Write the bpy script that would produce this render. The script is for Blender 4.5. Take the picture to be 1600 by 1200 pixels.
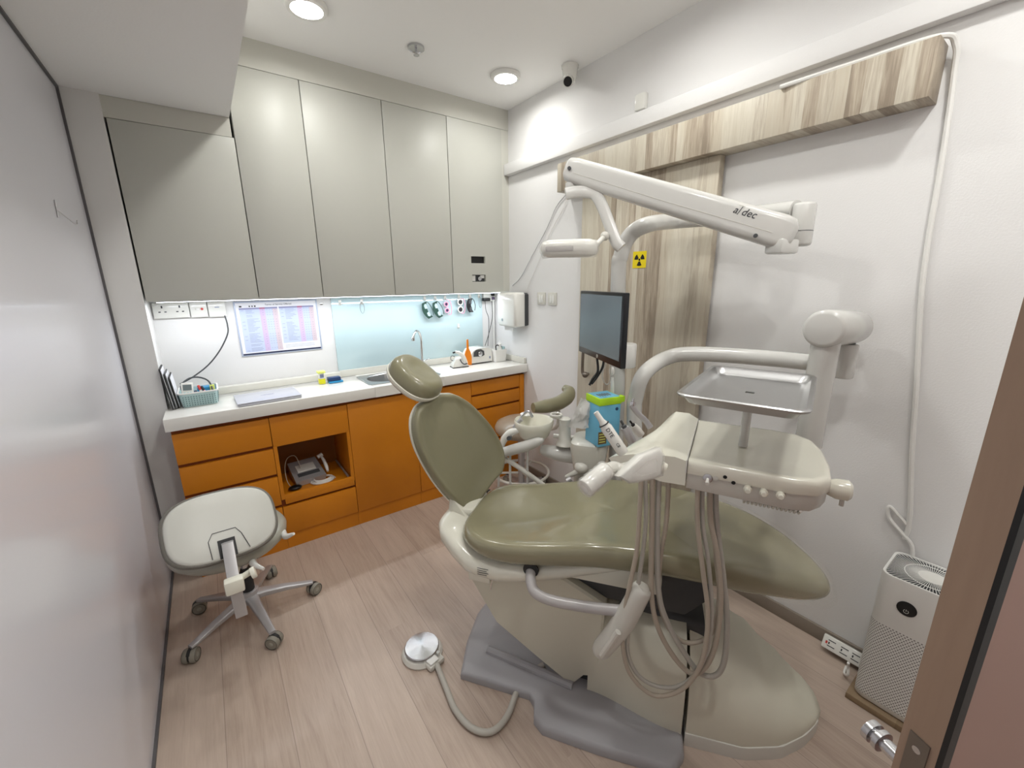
import bpy, bmesh, math, random
from mathutils import Vector, Matrix, Euler
random.seed(7)
for o in list(bpy.data.objects): bpy.data.objects.remove(o)
SC = bpy.context.scene
COL = SC.collection
V = Vector
# ---------------------------------------------------------------- camera
CAM = V((-1.8279, -2.7208, 1.432)); YAW, PITCH, ROLL, FPX = .6279, -.2433, -.0102, 646.51
cF = V((math.sin(YAW)*math.cos(PITCH), math.cos(YAW)*math.cos(PITCH), math.sin(PITCH)))
_r = V((math.cos(YAW), -math.sin(YAW), 0)); _u = _r.cross(cF)
cR = _r*math.cos(ROLL) + _u*math.sin(ROLL); cU = -_r*math.sin(ROLL) + _u*math.cos(ROLL)
cam = bpy.data.cameras.new('camera'); cam.sensor_width = 36; cam.lens = FPX/1600*36
cam.clip_start = .01; cam.clip_end = 50
co = bpy.data.objects.new('camera', cam); COL.objects.link(co)
mw = Matrix((cR, cU, -cF)).transposed().to_4x4(); mw.translation = CAM
co.matrix_world = mw; SC.camera = co
# ---------------------------------------------------------------- world, lights, exposure
SC.view_settings.view_transform = 'Standard'; SC.view_settings.look = 'None'
SC.view_settings.exposure = 0.14; SC.view_settings.gamma = 1.0
wd = bpy.data.worlds.new('world'); SC.world = wd; wd.use_nodes = True
wd.node_tree.nodes['Background'].inputs[0].default_value = (.8, .85, 1, 1)
wd.node_tree.nodes['Background'].inputs[1].default_value = .3
LAMPS = [(-1.31, -.60), (-.296, -.58), (-1.31, -1.65), (-.50, -1.65), (-1.31, -2.65), (-.50, -2.65), (-1.25, -3.3)]  # first pair real, the rest unseen and added for softer, fuller light
def area(name, loc, rot, power, sx, sy=None, col=(1, 1, .965), spread=180):
    l = bpy.data.lights.new(name, 'AREA'); l.energy = power; l.color = col
    l.shape = 'DISK' if sy is None else 'RECTANGLE'; l.size = sx
    if sy: l.size_y = sy
    l.spread = math.radians(spread)
    o = bpy.data.objects.new(name, l); COL.objects.link(o); o.location = loc; o.rotation_euler = rot
    return o
for i, (x, y) in enumerate(LAMPS):
    area('downlight_light', (x, y, 2.527), (0, 0, 0), (4.8, 4.6, 6.0, 5.4, 6.6, 6.0, 10)[i], .14, spread=170)
area('cabinet_strip_light', (-1.03, -.155, 1.350), (0, 0, 0), 4.3, 1.95, .02, col=(.92, .96, 1))

# ---------------------------------------------------------------- materials
def lin(c):
    c = c/255.0
    return c/12.92 if c <= .04045 else ((c+.055)/1.055)**2.4
def rgb(h):
    if isinstance(h, str):
        h = h.lstrip('#'); h = [int(h[i:i+2], 16) for i in (0, 2, 4)]
    return (lin(h[0]), lin(h[1]), lin(h[2]), 1)
MATS = {}
def mat(name, col, rough=.5, metal=0, bump=0, bscale=200, var=0, vscale=3, coat=0, trans=0, alpha=1, emit=0, ior=1.45, sheen=0):
    if name in MATS: return MATS[name]
    m = bpy.data.materials.new(name); m.use_nodes = True; nt = m.node_tree; b = nt.nodes['Principled BSDF']
    c = rgb(col)
    b.inputs['Base Color'].default_value = c; b.inputs['Roughness'].default_value = rough
    b.inputs['Metallic'].default_value = metal; b.inputs['IOR'].default_value = ior
    b.inputs['Coat Weight'].default_value = coat; b.inputs['Coat Roughness'].default_value = .08
    b.inputs['Transmission Weight'].default_value = trans; b.inputs['Alpha'].default_value = alpha
    if emit:
        b.inputs['Emission Color'].default_value = c; b.inputs['Emission Strength'].default_value = emit
    tc = nt.nodes.new('ShaderNodeTexCoord')
    if var:
        n = nt.nodes.new('ShaderNodeTexNoise'); n.inputs['Scale'].default_value = vscale; n.inputs['Detail'].default_value = 4
        r = nt.nodes.new('ShaderNodeMapRange'); r.inputs[3].default_value = 1-var; r.inputs[4].default_value = 1+var
        h = nt.nodes.new('ShaderNodeHueSaturation'); h.inputs['Color'].default_value = c
        nt.links.new(tc.outputs['Object'], n.inputs['Vector']); nt.links.new(n.outputs[0], r.inputs[0])
        nt.links.new(r.outputs[0], h.inputs['Value']); nt.links.new(h.outputs[0], b.inputs['Base Color'])
    if bump:
        n = nt.nodes.new('ShaderNodeTexNoise'); n.inputs['Scale'].default_value = bscale; n.inputs['Detail'].default_value = 3
        bp = nt.nodes.new('ShaderNodeBump'); bp.inputs['Strength'].default_value = bump; bp.inputs['Distance'].default_value = .002
        nt.links.new(tc.outputs['Object'], n.inputs['Vector']); nt.links.new(n.outputs[0], bp.inputs['Height'])
        nt.links.new(bp.outputs[0], b.inputs['Normal'])
    MATS[name] = m; return m

def wood(name, cols, width, grain_axis='Y', across='X', rough=.45, grain=.35, gap=.0, plen=0, vstretch=14, tone=1.0, warp=0):
    """boards: random tone per strip across one axis, fine grain stretched along another"""
    m = bpy.data.materials.new(name); m.use_nodes = True; nt = m.node_tree; N = nt.nodes; L = nt.links
    b = N['Principled BSDF']; b.inputs['Roughness'].default_value = rough
    tc = N.new('ShaderNodeTexCoord'); sp = N.new('ShaderNodeSeparateXYZ'); L.new(tc.outputs['Object'], sp.inputs[0])
    def math_(op, a, v=None, v2=None):
        n = N.new('ShaderNodeMath'); n.operation = op
        for i, q in enumerate((a, v, v2)):
            if q is None: continue
            if isinstance(q, (int, float)): n.inputs[i].default_value = q
            else: L.new(q, n.inputs[i])
        return n.outputs[0]
    # warped board index
    wn = N.new('ShaderNodeTexNoise'); wn.noise_dimensions = '1D'; wn.inputs['Scale'].default_value = 9
    L.new(sp.outputs[across], wn.inputs['W'])
    a0 = math_('DIVIDE', sp.outputs[across], width)
    a = math_('ADD', a0, math_('MULTIPLY', wn.outputs[0], warp))
    idx = math_('FLOOR', a)
    wnz = N.new('ShaderNodeTexWhiteNoise'); wnz.noise_dimensions = '1D'; L.new(idx, wnz.inputs['W'])
    rnd = wnz.outputs['Value']
    if plen:
        k = math_('FLOOR', math_('ADD', math_('DIVIDE', sp.outputs[grain_axis], plen), math_('MULTIPLY', rnd, 7.3)))
        w2 = N.new('ShaderNodeTexWhiteNoise'); w2.noise_dimensions = '2D'
        cb = N.new('ShaderNodeCombineXYZ'); L.new(idx, cb.inputs[0]); L.new(k, cb.inputs[1]); L.new(cb.outputs[0], w2.inputs['Vector'])
        rnd = w2.outputs['Value']
    # grain
    mp = N.new('ShaderNodeMapping'); L.new(tc.outputs['Object'], mp.inputs['Vector'])
    s = {'X': 1.0, 'Y': 1.0, 'Z': 1.0}; s[across] = vstretch
    if grain_axis != 'Z' and across != 'Z': s['Z'] = 1
    mp.inputs['Scale'].default_value = (s['X'], s['Y'], s['Z'])
    cbo = N.new('ShaderNodeVectorMath'); cbo.operation = 'ADD'; L.new(mp.outputs[0], cbo.inputs[0])
    cc = N.new('ShaderNodeCombineXYZ'); mr = math_('MULTIPLY', rnd, 37.0)
    for i in range(3): L.new(mr, cc.inputs[i])
    L.new(cc.outputs[0], cbo.inputs[1])
    ns = N.new('ShaderNodeTexNoise'); ns.inputs['Scale'].default_value = 2.2; ns.inputs['Detail'].default_value = 6; ns.inputs['Roughness'].default_value = .62
    ns.inputs['Distortion'].default_value = .9
    L.new(cbo.outputs[0], ns.inputs['Vector'])
    n2 = N.new('ShaderNodeTexNoise'); n2.inputs['Scale'].default_value = 14; n2.inputs['Detail'].default_value = 5
    L.new(cbo.outputs[0], n2.inputs['Vector'])
    g = math_('ADD', math_('MULTIPLY', ns.outputs[0], .7), math_('MULTIPLY', n2.outputs[0], .3))
    g = math_('MULTIPLY', math_('SUBTRACT', g, .5), grain*4)
    f = math_('ADD', math_('MULTIPLY_ADD', math_('SUBTRACT', rnd, .5), tone, .5), g)
    rp = N.new('ShaderNodeValToRGB'); L.new(f, rp.inputs[0]); el = rp.color_ramp.elements
    while len(el) < len(cols): el.new(.5)
    for i, c in enumerate(cols): el[i].position = i/(len(cols)-1); el[i].color = rgb(c)
    out = rp.outputs[0]
    if gap:
        fr = math_('FRACT', a); d = math_('MINIMUM', fr, math_('SUBTRACT', 1.0, fr))
        ln = math_('LESS_THAN', d, gap/width)
        mx = N.new('ShaderNodeMix'); mx.data_type = 'RGBA'; mx.inputs['A'].default_value = (1, 1, 1, 1)
        L.new(math_('MULTIPLY', ln, .35), mx.inputs['Factor']); L.new(out, mx.inputs['A']); mx.inputs['B'].default_value = rgb('#4a3c34')
        out = mx.outputs['Result']
    L.new(out, b.inputs['Base Color'])
    bp = N.new('ShaderNodeBump'); bp.inputs['Strength'].default_value = .08; bp.inputs['Distance'].default_value = .001
    L.new(n2.outputs[0], bp.inputs['Height']); L.new(bp.outputs[0], b.inputs['Normal'])
    MATS[name] = m; return m

mat('wall', '#e4e3e2', .85, bump=.25, bscale=180)
mat('ceiling', '#f1f0ee', .9, bump=.15, bscale=120)
mat('cab_grey', '#bfbfb7', .42, bump=.05, bscale=300)
mat('bulkhead', '#cac9c0', .55)
mat('partition', '#dad9df', .25, bump=.02, bscale=60, coat=.15)
mat('column', '#dddcda', .7, bump=.1)
mat('dark_seal', '#5c5a5c', .6)
mat('orange', '#cf7f14', .42, bump=.05, bscale=250)
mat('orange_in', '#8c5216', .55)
mat('gap_shade', '#8a4413', .6)  # brownish shadow under the worktop and between fronts, painted on the cabinet body
mat('worktop', '#e6e4de', .16, coat=.3)
mat('upstand', '#d3d1c8', .3)
mat('glass_blue', '#c4dbe0', .08, coat=.6)
mat('white_plastic', '#e6e5e1', .35)
mat('white_gloss', '#e4e3dd', .18, coat=.4)
mat('dent_white', '#e4e2d4', .25, coat=.35)
mat('dent_grey', '#d0cec6', .3, coat=.25)
mat('arm_white', '#cecdc9', .25, coat=.3)
mat('olive', '#848066', .28, coat=.45, bump=.06, bscale=25)
mat('olive_seat', '#8f8a70', .22, coat=.5, bump=.05, bscale=20)
mat('base_white', '#d3d0c0', .4, bump=.03)
mat('plate_grey', '#a3a2a5', .45, bump=.05)
mat('dark', '#2b2b2c', .6)
mat('charcoal', '#46484a', .5)
mat('black', '#141415', .35)
mat('steel', '#c4c4c6', .22, 1)
mat('steel_brushed', '#b4b4b4', .34, 1, bump=.05, bscale=90)
mat('chrome', '#dddddd', .08, 1)
mat('alu', '#b5b3b4', .36, .45)
mat('screen', '#656d73', .25, coat=.15)
mat('monitor', '#1b1d22', .3)
mat('tube', '#b3afa6', .45)
mat('tube2', '#b3a899', .45)
mat('stool_grey', '#a09e92', .3, coat=.3)
mat('stool_white', '#cdcdc6', .35)
mat('caster', '#8b877c', .5)
mat('tyre', '#3d3935', .6)
mat('rubber', '#75726b', .6)
mat('lamp_emit', '#fffdf8', .5, emit=9)
mat('strip_emit', '#eaf3ff', .5, emit=12)
mat('paper', '#e9e9ee', .8)
mat('poster', '#c3cde6', .3)
mat('poster_pink', '#cdb9da', .3)
mat('poster_peach', '#d1c2ca', .3)
mat('poster_line', '#7983a3', .5)
mat('poster_head', '#8f90b4', .5)
mat('poster_red', '#b0708f', .5)
mat('navy', '#20284a', .5)
mat('frame_clear', '#b4bdd2', .2)
mat('ink', '#33353a', .6)
mat('yellow', '#e3df1d', .4)
mat('yellow_pale', '#e6ee7a', .4)
mat('blue', '#2f8bbd', .4)
mat('blue_box', '#6fb6d6', .5)
mat('blue_dark', '#1f3a66', .35)
mat('lime', '#b8e62a', .45)
mat('orange_pl', '#f08a1a', .35)
mat('mint', '#b5cfcf', .5)
mat('mint_hole', '#6d8a8a', .7)
mat('lcd', '#6e7a7c', .3)
mat('laptop', '#cdcfd8', .3, .35)
mat('pink', '#e3a7bd', .4)
mat('green_dark', '#2e4a41', .4)
mat('lens_purple', '#4a3a58', .15)
mat('clear', '#ffffff', .05, alpha=.18)
mat('wrap_thin', '#d8d4c0', .15, alpha=.07, bump=.5, bscale=40)
mat('wrap', '#e8e6e0', .12, alpha=.30, bump=.8, bscale=60)
mat('tissue', '#dcdbd8', .8, bump=.1)
mat('sign_yellow', '#e6cf12', .5)
mat('brown_label', '#6b5a3c', .6)
mat('skirt', '#8d8378', .5)
mat('tube_grey', '#b3afae', .35, coat=.2)
mat('red', '#c23a34', .5)
mat('bronze', '#7c746c', .3, .8)
mat('door_face', '#9a7b71', .45)
wood('floor_wood', ['#9d8a7c', '#ab988a', '#b6a496', '#bdab9d', '#c7b6a8'], .18, 'Y', 'X', rough=.38, grain=.42, gap=.0012, plen=1.25, vstretch=16, tone=.28)
wood('panel_wood', ['#8f8272', '#a99c8a', '#bdb3a1', '#c0b8a7', '#c9c2b2', '#b0a594', '#c6bfae'], .040, 'Z', 'Y', rough=.5, grain=.34, vstretch=16, tone=.85, warp=.9)
wood('door_wood', ['#947a67', '#a38974', '#ad937f'], .3, 'Z', 'X', rough=.55, grain=.22, vstretch=30)
wood('board_wood', ['#7f6a50', '#9a8468'], .3, 'X', 'Y', rough=.6, grain=.3)

# ---------------------------------------------------------------- helpers
def ray(px, py): return cF + cR*((px-800)/FPX) - cU*((py-600)/FPX)
def P(px, py, d): return CAM + ray(px, py)*d
def W(px, py, ax, val):
    d = ray(px, py); i = 'xyz'.index(ax); return CAM + d*((val-CAM[i])/d[i])
CA = V((.588, -.809, 0)); CN = V((.809, .588, 0)); CO = V((-.63, -2.09, 0)); Z = V((0, 0, 1)); X = V((1, 0, 0)); Y = V((0, 1, 0))
def CH(s, t, z=0): return CO + CA*s + CN*t + Z*z
def ST(px, py, t):
    d = ray(px, py); return CAM + d*((t-(CAM-CO).dot(CN))/d.dot(CN))
def catmull(pts, n=8, closed=False):
    pts = [V(p) for p in pts]
    if len(pts) < 3: return pts
    out = []; m = len(pts)
    rng = range(m) if closed else range(m-1)
    for i in rng:
        p0 = pts[(i-1) % m] if closed or i > 0 else pts[0]*2-pts[1]
        p1 = pts[i]; p2 = pts[(i+1) % m]
        p3 = pts[(i+2) % m] if closed or i < m-2 else pts[-1]*2-pts[-2]
        for k in range(n):
            t = k/n
            out.append(.5*((2*p1)+(p2-p0)*t+(2*p0-5*p1+4*p2-p3)*t*t+(3*p1-p0-3*p2+p3)*t**3))
    if not closed: out.append(pts[-1])
    return out
def interp(x, tab):
    if x <= tab[0][0]: return tab[0][1]
    for (a, u), (b, w) in zip(tab, tab[1:]):
        if x <= b:
            t = (x-a)/(b-a); t = t*t*(3-2*t); return u+(w-u)*t
    return tab[-1][1]
def rrect(w, h, r, n=6):
    out = []
    for cx, cy, a0 in ((w/2-r, h/2-r, 0), (-w/2+r, h/2-r, 90), (-w/2+r, -h/2+r, 180), (w/2-r, -h/2+r, 270)):
        for k in range(n+1):
            a = math.radians(a0+90*k/n); out.append((cx+r*math.cos(a), cy+r*math.sin(a)))
    return out
def ellipse(a, b, n=40, p=2.0):
    out = []
    for k in range(n):
        t = 2*math.pi*k/n; c, s = math.cos(t), math.sin(t)
        out.append((a*math.copysign(abs(c)**(2/p), c), b*math.copysign(abs(s)**(2/p), s)))
    return out
def frame(o, x, y):
    x = V(x).normalized(); z = x.cross(V(y)).normalized(); y = z.cross(x)
    m = Matrix((x, y, z)).transposed().to_4x4(); m.translation = V(o); return m
class M:
    def __init__(s): s.v = []; s.f = []; s.m = []; s.mats = []
    def mi(s, m):
        m = MATS[m] if isinstance(m, str) else m
        if m not in s.mats: s.mats.append(m)
        return s.mats.index(m)
    def add(s, vs, fs, m, tf=None):
        o = len(s.v); k = s.mi(m)
        for p in vs: s.v.append((tf @ V(p)) if tf else V(p))
        for f in fs: s.f.append([i+o for i in f]); s.m.append(k)
        return s
    def box(s, a, b, m, bev=0, tf=None, seg=2):
        a = V(a); b = V(b)
        bm = bmesh.new(); bmesh.ops.create_cube(bm, size=1)
        for v in bm.verts: v.co = V([a[i] + (b[i]-a[i])*(v.co[i]+.5) for i in range(3)])
        if bev: bmesh.ops.bevel(bm, geom=list(bm.edges), offset=bev, segments=seg, affect='EDGES', profile=.5)
        bm.verts.index_update()
        s.add([v.co.copy() for v in bm.verts], [[v.index for v in f.verts] for f in bm.faces], m, tf); bm.free(); return s
    def cbox(s, c, size, m, bev=0, tf=None, seg=2):
        c = V(c); h = V(size)/2; return s.box(c-h, c+h, m, bev, tf, seg)
    def loft(s, rings, m, cap=True, closed=False, tf=None):
        n = len(rings[0]); vs = [p for r in rings for p in r]; fs = []
        R = len(rings)
        for i in range(R if closed else R-1):
            j = (i+1) % R
            for k in range(n):
                l = (k+1) % n; fs.append([i*n+k, i*n+l, j*n+l, j*n+k])
        if cap and not closed:
            fs.append(list(range(n))[::-1]); fs.append([(R-1)*n+k for k in range(n)])
        return s.add(vs, fs, m, tf)
    def tube(s, pts, r, m, n=12, smooth=0, cap=True, closed=False, flat=None):
        pts = [V(p) for p in pts]
        if smooth: pts = catmull(pts, smooth, closed)
        N = len(pts); rings = []; up = None
        for i, p in enumerate(pts):
            if closed: t = pts[(i+1) % N]-pts[(i-1) % N]
            else: t = (pts[min(i+1, N-1)]-pts[max(i-1, 0)])
            t = t.normalized() if t.length > 1e-9 else V((0, 0, 1))
            if up is None:
                up = t.orthogonal().normalized() if flat is None else (V(flat)-t*V(flat).dot(t)).normalized()
            else:
                up = (up - t*up.dot(t)); up = up.normalized() if up.length > 1e-6 else t.orthogonal().normalized()
            sd = t.cross(up)
            if isinstance(r, (list, tuple)) and not isinstance(r[0], (list, tuple)) and len(r) != 2 or isinstance(r, (list,)):
                q = i/(N-1)*(len(r)-1); a = int(min(q, len(r)-2)); rr = r[a]+(r[a+1]-r[a])*(q-a); ra = rb = rr
            elif isinstance(r, tuple): ra, rb = r
            else: ra = rb = r
            rings.append([p+up*(ra*math.cos(2*math.pi*k/n))+sd*(rb*math.sin(2*math.pi*k/n)) for k in range(n)])
        return s.loft(rings, m, cap, closed)
    def lathe(s, prof, o, ax, m, n=32, cap=True, ref=None):
        ax = V(ax).normalized(); u = ax.orthogonal().normalized(); w = ax.cross(u); o = V(o)
        rings = [[o+ax*h+(u*math.cos(2*math.pi*k/n)+w*math.sin(2*math.pi*k/n))*max(r, 1e-5) for k in range(n)] for r, h in prof]
        return s.loft(rings, m, cap)
    def cyl(s, a, b, r, m, n=24, bev=.0):
        a = V(a); b = V(b); L = (b-a).length
        if bev: pr = [(r-bev, 0), (r-bev*.3, bev*.3), (r, bev), (r, L-bev), (r-bev*.3, L-bev*.3), (r-bev, L)]
        else: pr = [(r, 0), (r, L)]
        return s.lathe(pr, a, b-a, m, n)
    def sph(s, c, r, m, tf=None, n=20):
        r = V(r) if not isinstance(r, (int, float)) else V((r, r, r)); rings = []
        for i in range(1, n//2):
            a = math.pi*i/(n//2)
            rings.append([V(c)+V((r.x*math.sin(a)*math.cos(2*math.pi*k/n), r.y*math.sin(a)*math.sin(2*math.pi*k/n), -r.z*math.cos(a))) for k in range(n)])
        return s.loft(rings, m, True, tf=tf)
    def prism(s, poly, h, m, tf=None, h0=0):
        n = len(poly)
        return s.loft([[V((x, y, h0)) for x, y in poly], [V((x, y, h)) for x, y in poly]], m, tf=tf)
    def pad(s, poly, prof, m, place, c=None, fine=0):
        """poly: outline; prof: list of (scale or inset, height); place(u,v,h,scale)->world"""
        n = len(poly)
        if c is None: c = (sum(p[0] for p in poly)/n, sum(p[1] for p in poly)/n)
        rings = []
        for sc, h in prof:
            rings.append([place(c[0]+(x-c[0])*sc, c[1]+(y-c[1])*sc, h) for x, y in poly])
        return s.loft(rings, m)
    def build(s, name, parent=None, root=None, ang=35, sub=0, bev=0, label=None):
        if parent is not None: o0 = ROOT[parent]
        else:
            xs = [p.x for p in s.v]; ys = [p.y for p in s.v]; zs = [p.z for p in s.v]
            o0 = V(((min(xs)+max(xs))/2, (min(ys)+max(ys))/2, min(zs)))
        me = bpy.data.meshes.new(name); me.from_pydata([p-o0 for p in s.v], [], s.f)
        for m in s.mats: me.materials.append(m)
        for p, k in zip(me.polygons, s.m): p.material_index = k; p.use_smooth = True
        bm = bmesh.new(); bm.from_mesh(me); bmesh.ops.recalc_face_normals(bm, faces=list(bm.faces)); bm.to_mesh(me); bm.free()
        me.set_sharp_from_angle(angle=math.radians(ang))
        ob = bpy.data.objects.new(name, me); COL.objects.link(ob)
        ROOT[ob] = o0
        if parent is not None: ob.parent = parent
        else: ob.location = o0
        if sub:
            md = ob.modifiers.new('s', 'SUBSURF'); md.levels = sub; md.render_levels = sub
        if label: ob['label'] = label
        return ob
ROOT = {}
def T(name, label, cat, loc=(0, 0, 0), group=None):
    o = bpy.data.objects.new(name, None); COL.objects.link(o); o.location = loc; o.empty_display_size = .05
    o['label'] = label; o['category'] = cat
    if group: o['group'] = group
    ROOT[o] = V(loc); return o
def tag(o, label, cat, group=None):
    o['label'] = label; o['category'] = cat
    if group: o['group'] = group
    return o
def struct(o): o['kind'] = 'structure'; return o
def text(m, body, size, tf, mt, ext=.0004, align='CENTER', shear=0):
    cu = bpy.data.curves.new('t', 'FONT'); cu.body = body; cu.size = size; cu.extrude = ext; cu.align_x = align; cu.align_y = 'CENTER'; cu.shear = shear
    cu.resolution_u = 3
    ob = bpy.data.objects.new('t', cu); COL.objects.link(ob)
    me = bpy.data.meshes.new_from_object(ob)
    m.add([v.co.copy() for v in me.vertices], [list(p.vertices) for p in me.polygons], mt, tf)
    bpy.data.objects.remove(ob); bpy.data.meshes.remove(me); bpy.data.curves.remove(cu)

# ================================================================ STRUCTURE
XL = -2.17; H = 2.54; YF = -3.6; YB = .02; CW = 2.05
struct(M().box((XL-.1, YF-.1, -.1), (.1, YB+.1, 0), 'floor_wood').build('floor'))
struct(M().box((XL-.1, YF-.1, H), (.1, YB+.1, H+.1), 'ceiling').build('ceiling'))
struct(M().box((XL-.1, YB, 0), (.1, YB+.1, H), 'wall').build('wall_back'))
struct(M().box((0, YF, 0), (.1, YB, H), 'wall').build('wall_right'))
struct(M().box((XL-.1, YF, 0), (XL, YB, H), 'partition').build('wall_left'))
struct(M().box((XL-.1, YF-.1, 0), (.1, YF, H), 'wall').build('wall_front'))
struct(M().box((XL, YF, 2.187), (-1.607, -.189, H), 'ceiling').build('trim_1'))          # dropped ceiling box
struct(M().box((XL, -.2, 0), (-CW, YB, 2.187), 'column').build('trim_2'))                # pilaster beside the cabinets
struct(M().box((-.04, YF, 2.135), (0, -.189, 2.205), 'wall', .004).build('trim_3'))      # ledge on the right wall
b = M(); b.box((XL, -.212, 0), (XL+.008, -.2, 2.187), 'dark_seal'); b.box((XL, YF, 2.177), (XL+.008, -.2, 2.187), 'dark_seal'); b.box((XL, YF, 0), (XL+.008, -.2, .012), 'dark_seal')
struct(b.build('trim_4'))
struct(M().box((-.012, YF, 0), (0, -.40, .06), 'skirt', .002).build('baseboard_right'))
# cabinet bulkhead and right-hand filler
b = M(); b.box((-1.607, -.189, 2.418), (0, YB, H), 'bulkhead'); b.box((-2.05, -.187, 2.105), (-1.607, YB, 2.187), 'bulkhead')
struct(b.build('trim_5'))
struct(M().box((-.056, -.186, 1.36), (0, YB, 2.417), 'bulkhead').build('trim_6'))

# ---- downlights
for i, (x, y) in enumerate(LAMPS):
    if i > 1: lab = ['', '', 'unseen round ceiling downlight, added above the foot pedal', 'unseen round ceiling downlight, added above the instrument tray', 'unseen round ceiling downlight, added over the doorway side', 'unseen round ceiling downlight, added above the air purifier', 'unseen round ceiling downlight, added by the entrance, behind all others'][i]
    else: lab = ['round recessed downlight at the top edge of the photo, left of the sprinkler plate', 'round recessed downlight in the ceiling beside the security camera'][i]
    t = T('ceiling_downlight', lab, 'ceiling light', (x, y, 2.52), 'recessed downlights')
    M().lathe([(.062, .0), (.078, .0), (.082, .006), (.082, .019), (.066, .019), (.062, 0)], (x, y, 2.52), Z, 'white_plastic', 40, cap=False).build('trim_ring', t)
    M().lathe([(.064, .009), (.064, .014)], (x, y, 2.52), Z, 'lamp_emit', 40).build('diffuser', t)

# ================================================================ WALL CABINETS
def cab(name, x0, x1, z0, z1, doors, lab):
    t = T(name, lab, 'cabinet', ((x0+x1)/2, -.08, z0), 'wall cabinets')
    M().box((x0+.001, -.17, z0+.002), (x1-.001, YB-.002, z1-.001), 'cab_grey').build('body', t)
    for a, c in doors:
        M().box((a+.002, -.189, z0-.004), (c-.002, -.171, z1-.002), 'cab_grey', .0012).build('door', t)
    return t
g1, g2, g3, g4 = -1.598, -1.286, -.870, -.467
cab('wall_cabinet', -2.045, g1, 1.362, 2.105, [(-2.045, g1)], 'short grey wall cabinet at the far left, under the dropped ceiling box')
cab('wall_cabinet', g1, g3, 1.362, 2.418, [(g1, g2), (g2, g3)], 'tall grey wall cabinet with two doors above the framed price list')
t = T('wall_cabinet', 'tall grey wall cabinet nearest the right wall, with two small cut-outs in its door', 'cabinet', (-.26, -.08, 1.362), 'wall cabinets')
M().box((g3+.001, -.17, 1.364), (-.057, YB-.002, 2.417), 'cab_grey').build('body', t)
M().box((g3+.002, -.189, 1.358), (g4-.002, -.171, 2.416), 'cab_grey', .0012).build('door', t)
d = M()   # door with two rectangular holes
def strips(m, x0, x1, z0, z1, y0, y1, holes, mt):
    zs = sorted({z0, z1, *[h[2] for h in holes], *[h[3] for h in holes]})
    for za, zb in zip(zs, zs[1:]):
        hs = [h for h in holes if h[2] <= za+1e-6 and h[3] >= zb-1e-6]
        if not hs: m.box((x0, y0, za), (x1, y1, zb), mt)
        else:
            h = hs[0]; m.box((x0, y0, za), (h[0], y1, zb), mt); m.box((h[1], y0, za), (x1, y1, zb), mt)
strips(d, g4+.002, -.058, 1.358, 2.416, -.189, -.171, [(-.322, -.21, 1.555, 1.60), (-.318, -.208, 1.432, 1.478)], 'cab_grey')
dd = d.build('door', t)
M().box((-.322, -.1712, 1.555), (-.21, -.1702, 1.60), 'black').build('vent_opening', dd)
b = M(); b.box((-.318, -.1712, 1.432), (-.208, -.1702, 1.478), 'charcoal'); b.box((-.314, -.176, 1.436), (-.285, -.171, 1.474), 'white_plastic'); b.cyl((-.255, -.171, 1.452), (-.255, -.186, 1.452), .014, 'steel'); b.box((-.245, -.18, 1.455), (-.215, -.171, 1.475), 'white_plastic')
b.build('lock_opening', dd)
# led strip under cabinets
t = T('led_strip', 'thin white LED light strip fixed under the wall cabinets', 'light strip', (-1.03, -.155, 1.352))
M().box((-2.02, -.168, 1.353), (-.06, -.142, 1.3615), 'white_plastic').build('housing', t)
M().box((-2.01, -.164, 1.3515), (-.07, -.146, 1.353), 'strip_emit').build('diffuser', t)

# ================================================================ BASE CABINETS
YD = -.36   # front plane of the drawer and door fronts
def front(m, x0, x1, z0, z1, mt='orange'):
    m.box((x0+.0015, YD, z0), (x1-.0015, YD+.018, z1), mt, .001); return m
def unit(name, x0, x1, lab, solid=True, top=None):
    t = T(name, lab, 'cabinet', ((x0+x1)/2, -.2, 0), 'orange base cabinets')
    b = M()
    if solid:
        b.box((x0+.0005, YD+.020, .09), (x1-.0005, YB-.002, .785 if top is None else top), 'gap_shade')
        if top: b.box((x0+.0005, YD+.020, top), (x1-.0005, YD+.03, .785), 'gap_shade')
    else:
        b.box((x0+.0005, YD+.020, .605), (x1-.0005, YB-.002, .785), 'gap_shade')
        b.box((x0+.0005, YD+.020, .09), (x1-.0005, YB-.002, .30), 'gap_shade')
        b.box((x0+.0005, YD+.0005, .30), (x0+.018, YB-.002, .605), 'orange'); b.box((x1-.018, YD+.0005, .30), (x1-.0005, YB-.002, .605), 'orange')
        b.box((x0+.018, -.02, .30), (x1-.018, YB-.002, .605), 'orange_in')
    b.box((x0+.0005, -.348, 0), (x1-.0005, YB-.002, .09), 'orange')
    b.build('body', t); return t
u1, u2, u3, u4 = -1.654, -1.268, -.86, -.457
t = unit('drawer_cabinet', -2.045, u1, 'orange drawer cabinet at the left end of the counter, behind the rolling stool')
for z0, z1 in ((.613, .763), (.455, .595), (.275, .437), (.092, .257)):
    front(M(), -2.045, u1, z0, z1).build('drawer', t)
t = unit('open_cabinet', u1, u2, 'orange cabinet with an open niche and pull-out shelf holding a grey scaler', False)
front(M(), u1, u2, .605, .765).build('drawer', t)
b = M(); front(b, u1+.016, u2-.002, .270, .325); b.box((u1+.022, YD+.018, .300), (u2-.022, -.03, .312), 'orange'); b.box((u2-.034, -.33, .318), (u2-.024, -.05, .326), 'alu')
b.build('pull_out_shelf', t)
front(M(), u1, u2, .092, .255).build('drawer', t)
t = unit('door_cabinet', u2, u3, 'orange base cabinet with one door, just right of the open niche', top=.69)
front(M(), u2, u3, .092, .768).build('door', t)
t = unit('door_cabinet', u3, u4, 'orange base cabinet under the sink, its door partly hidden by the dental chair', top=.69)
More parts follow.
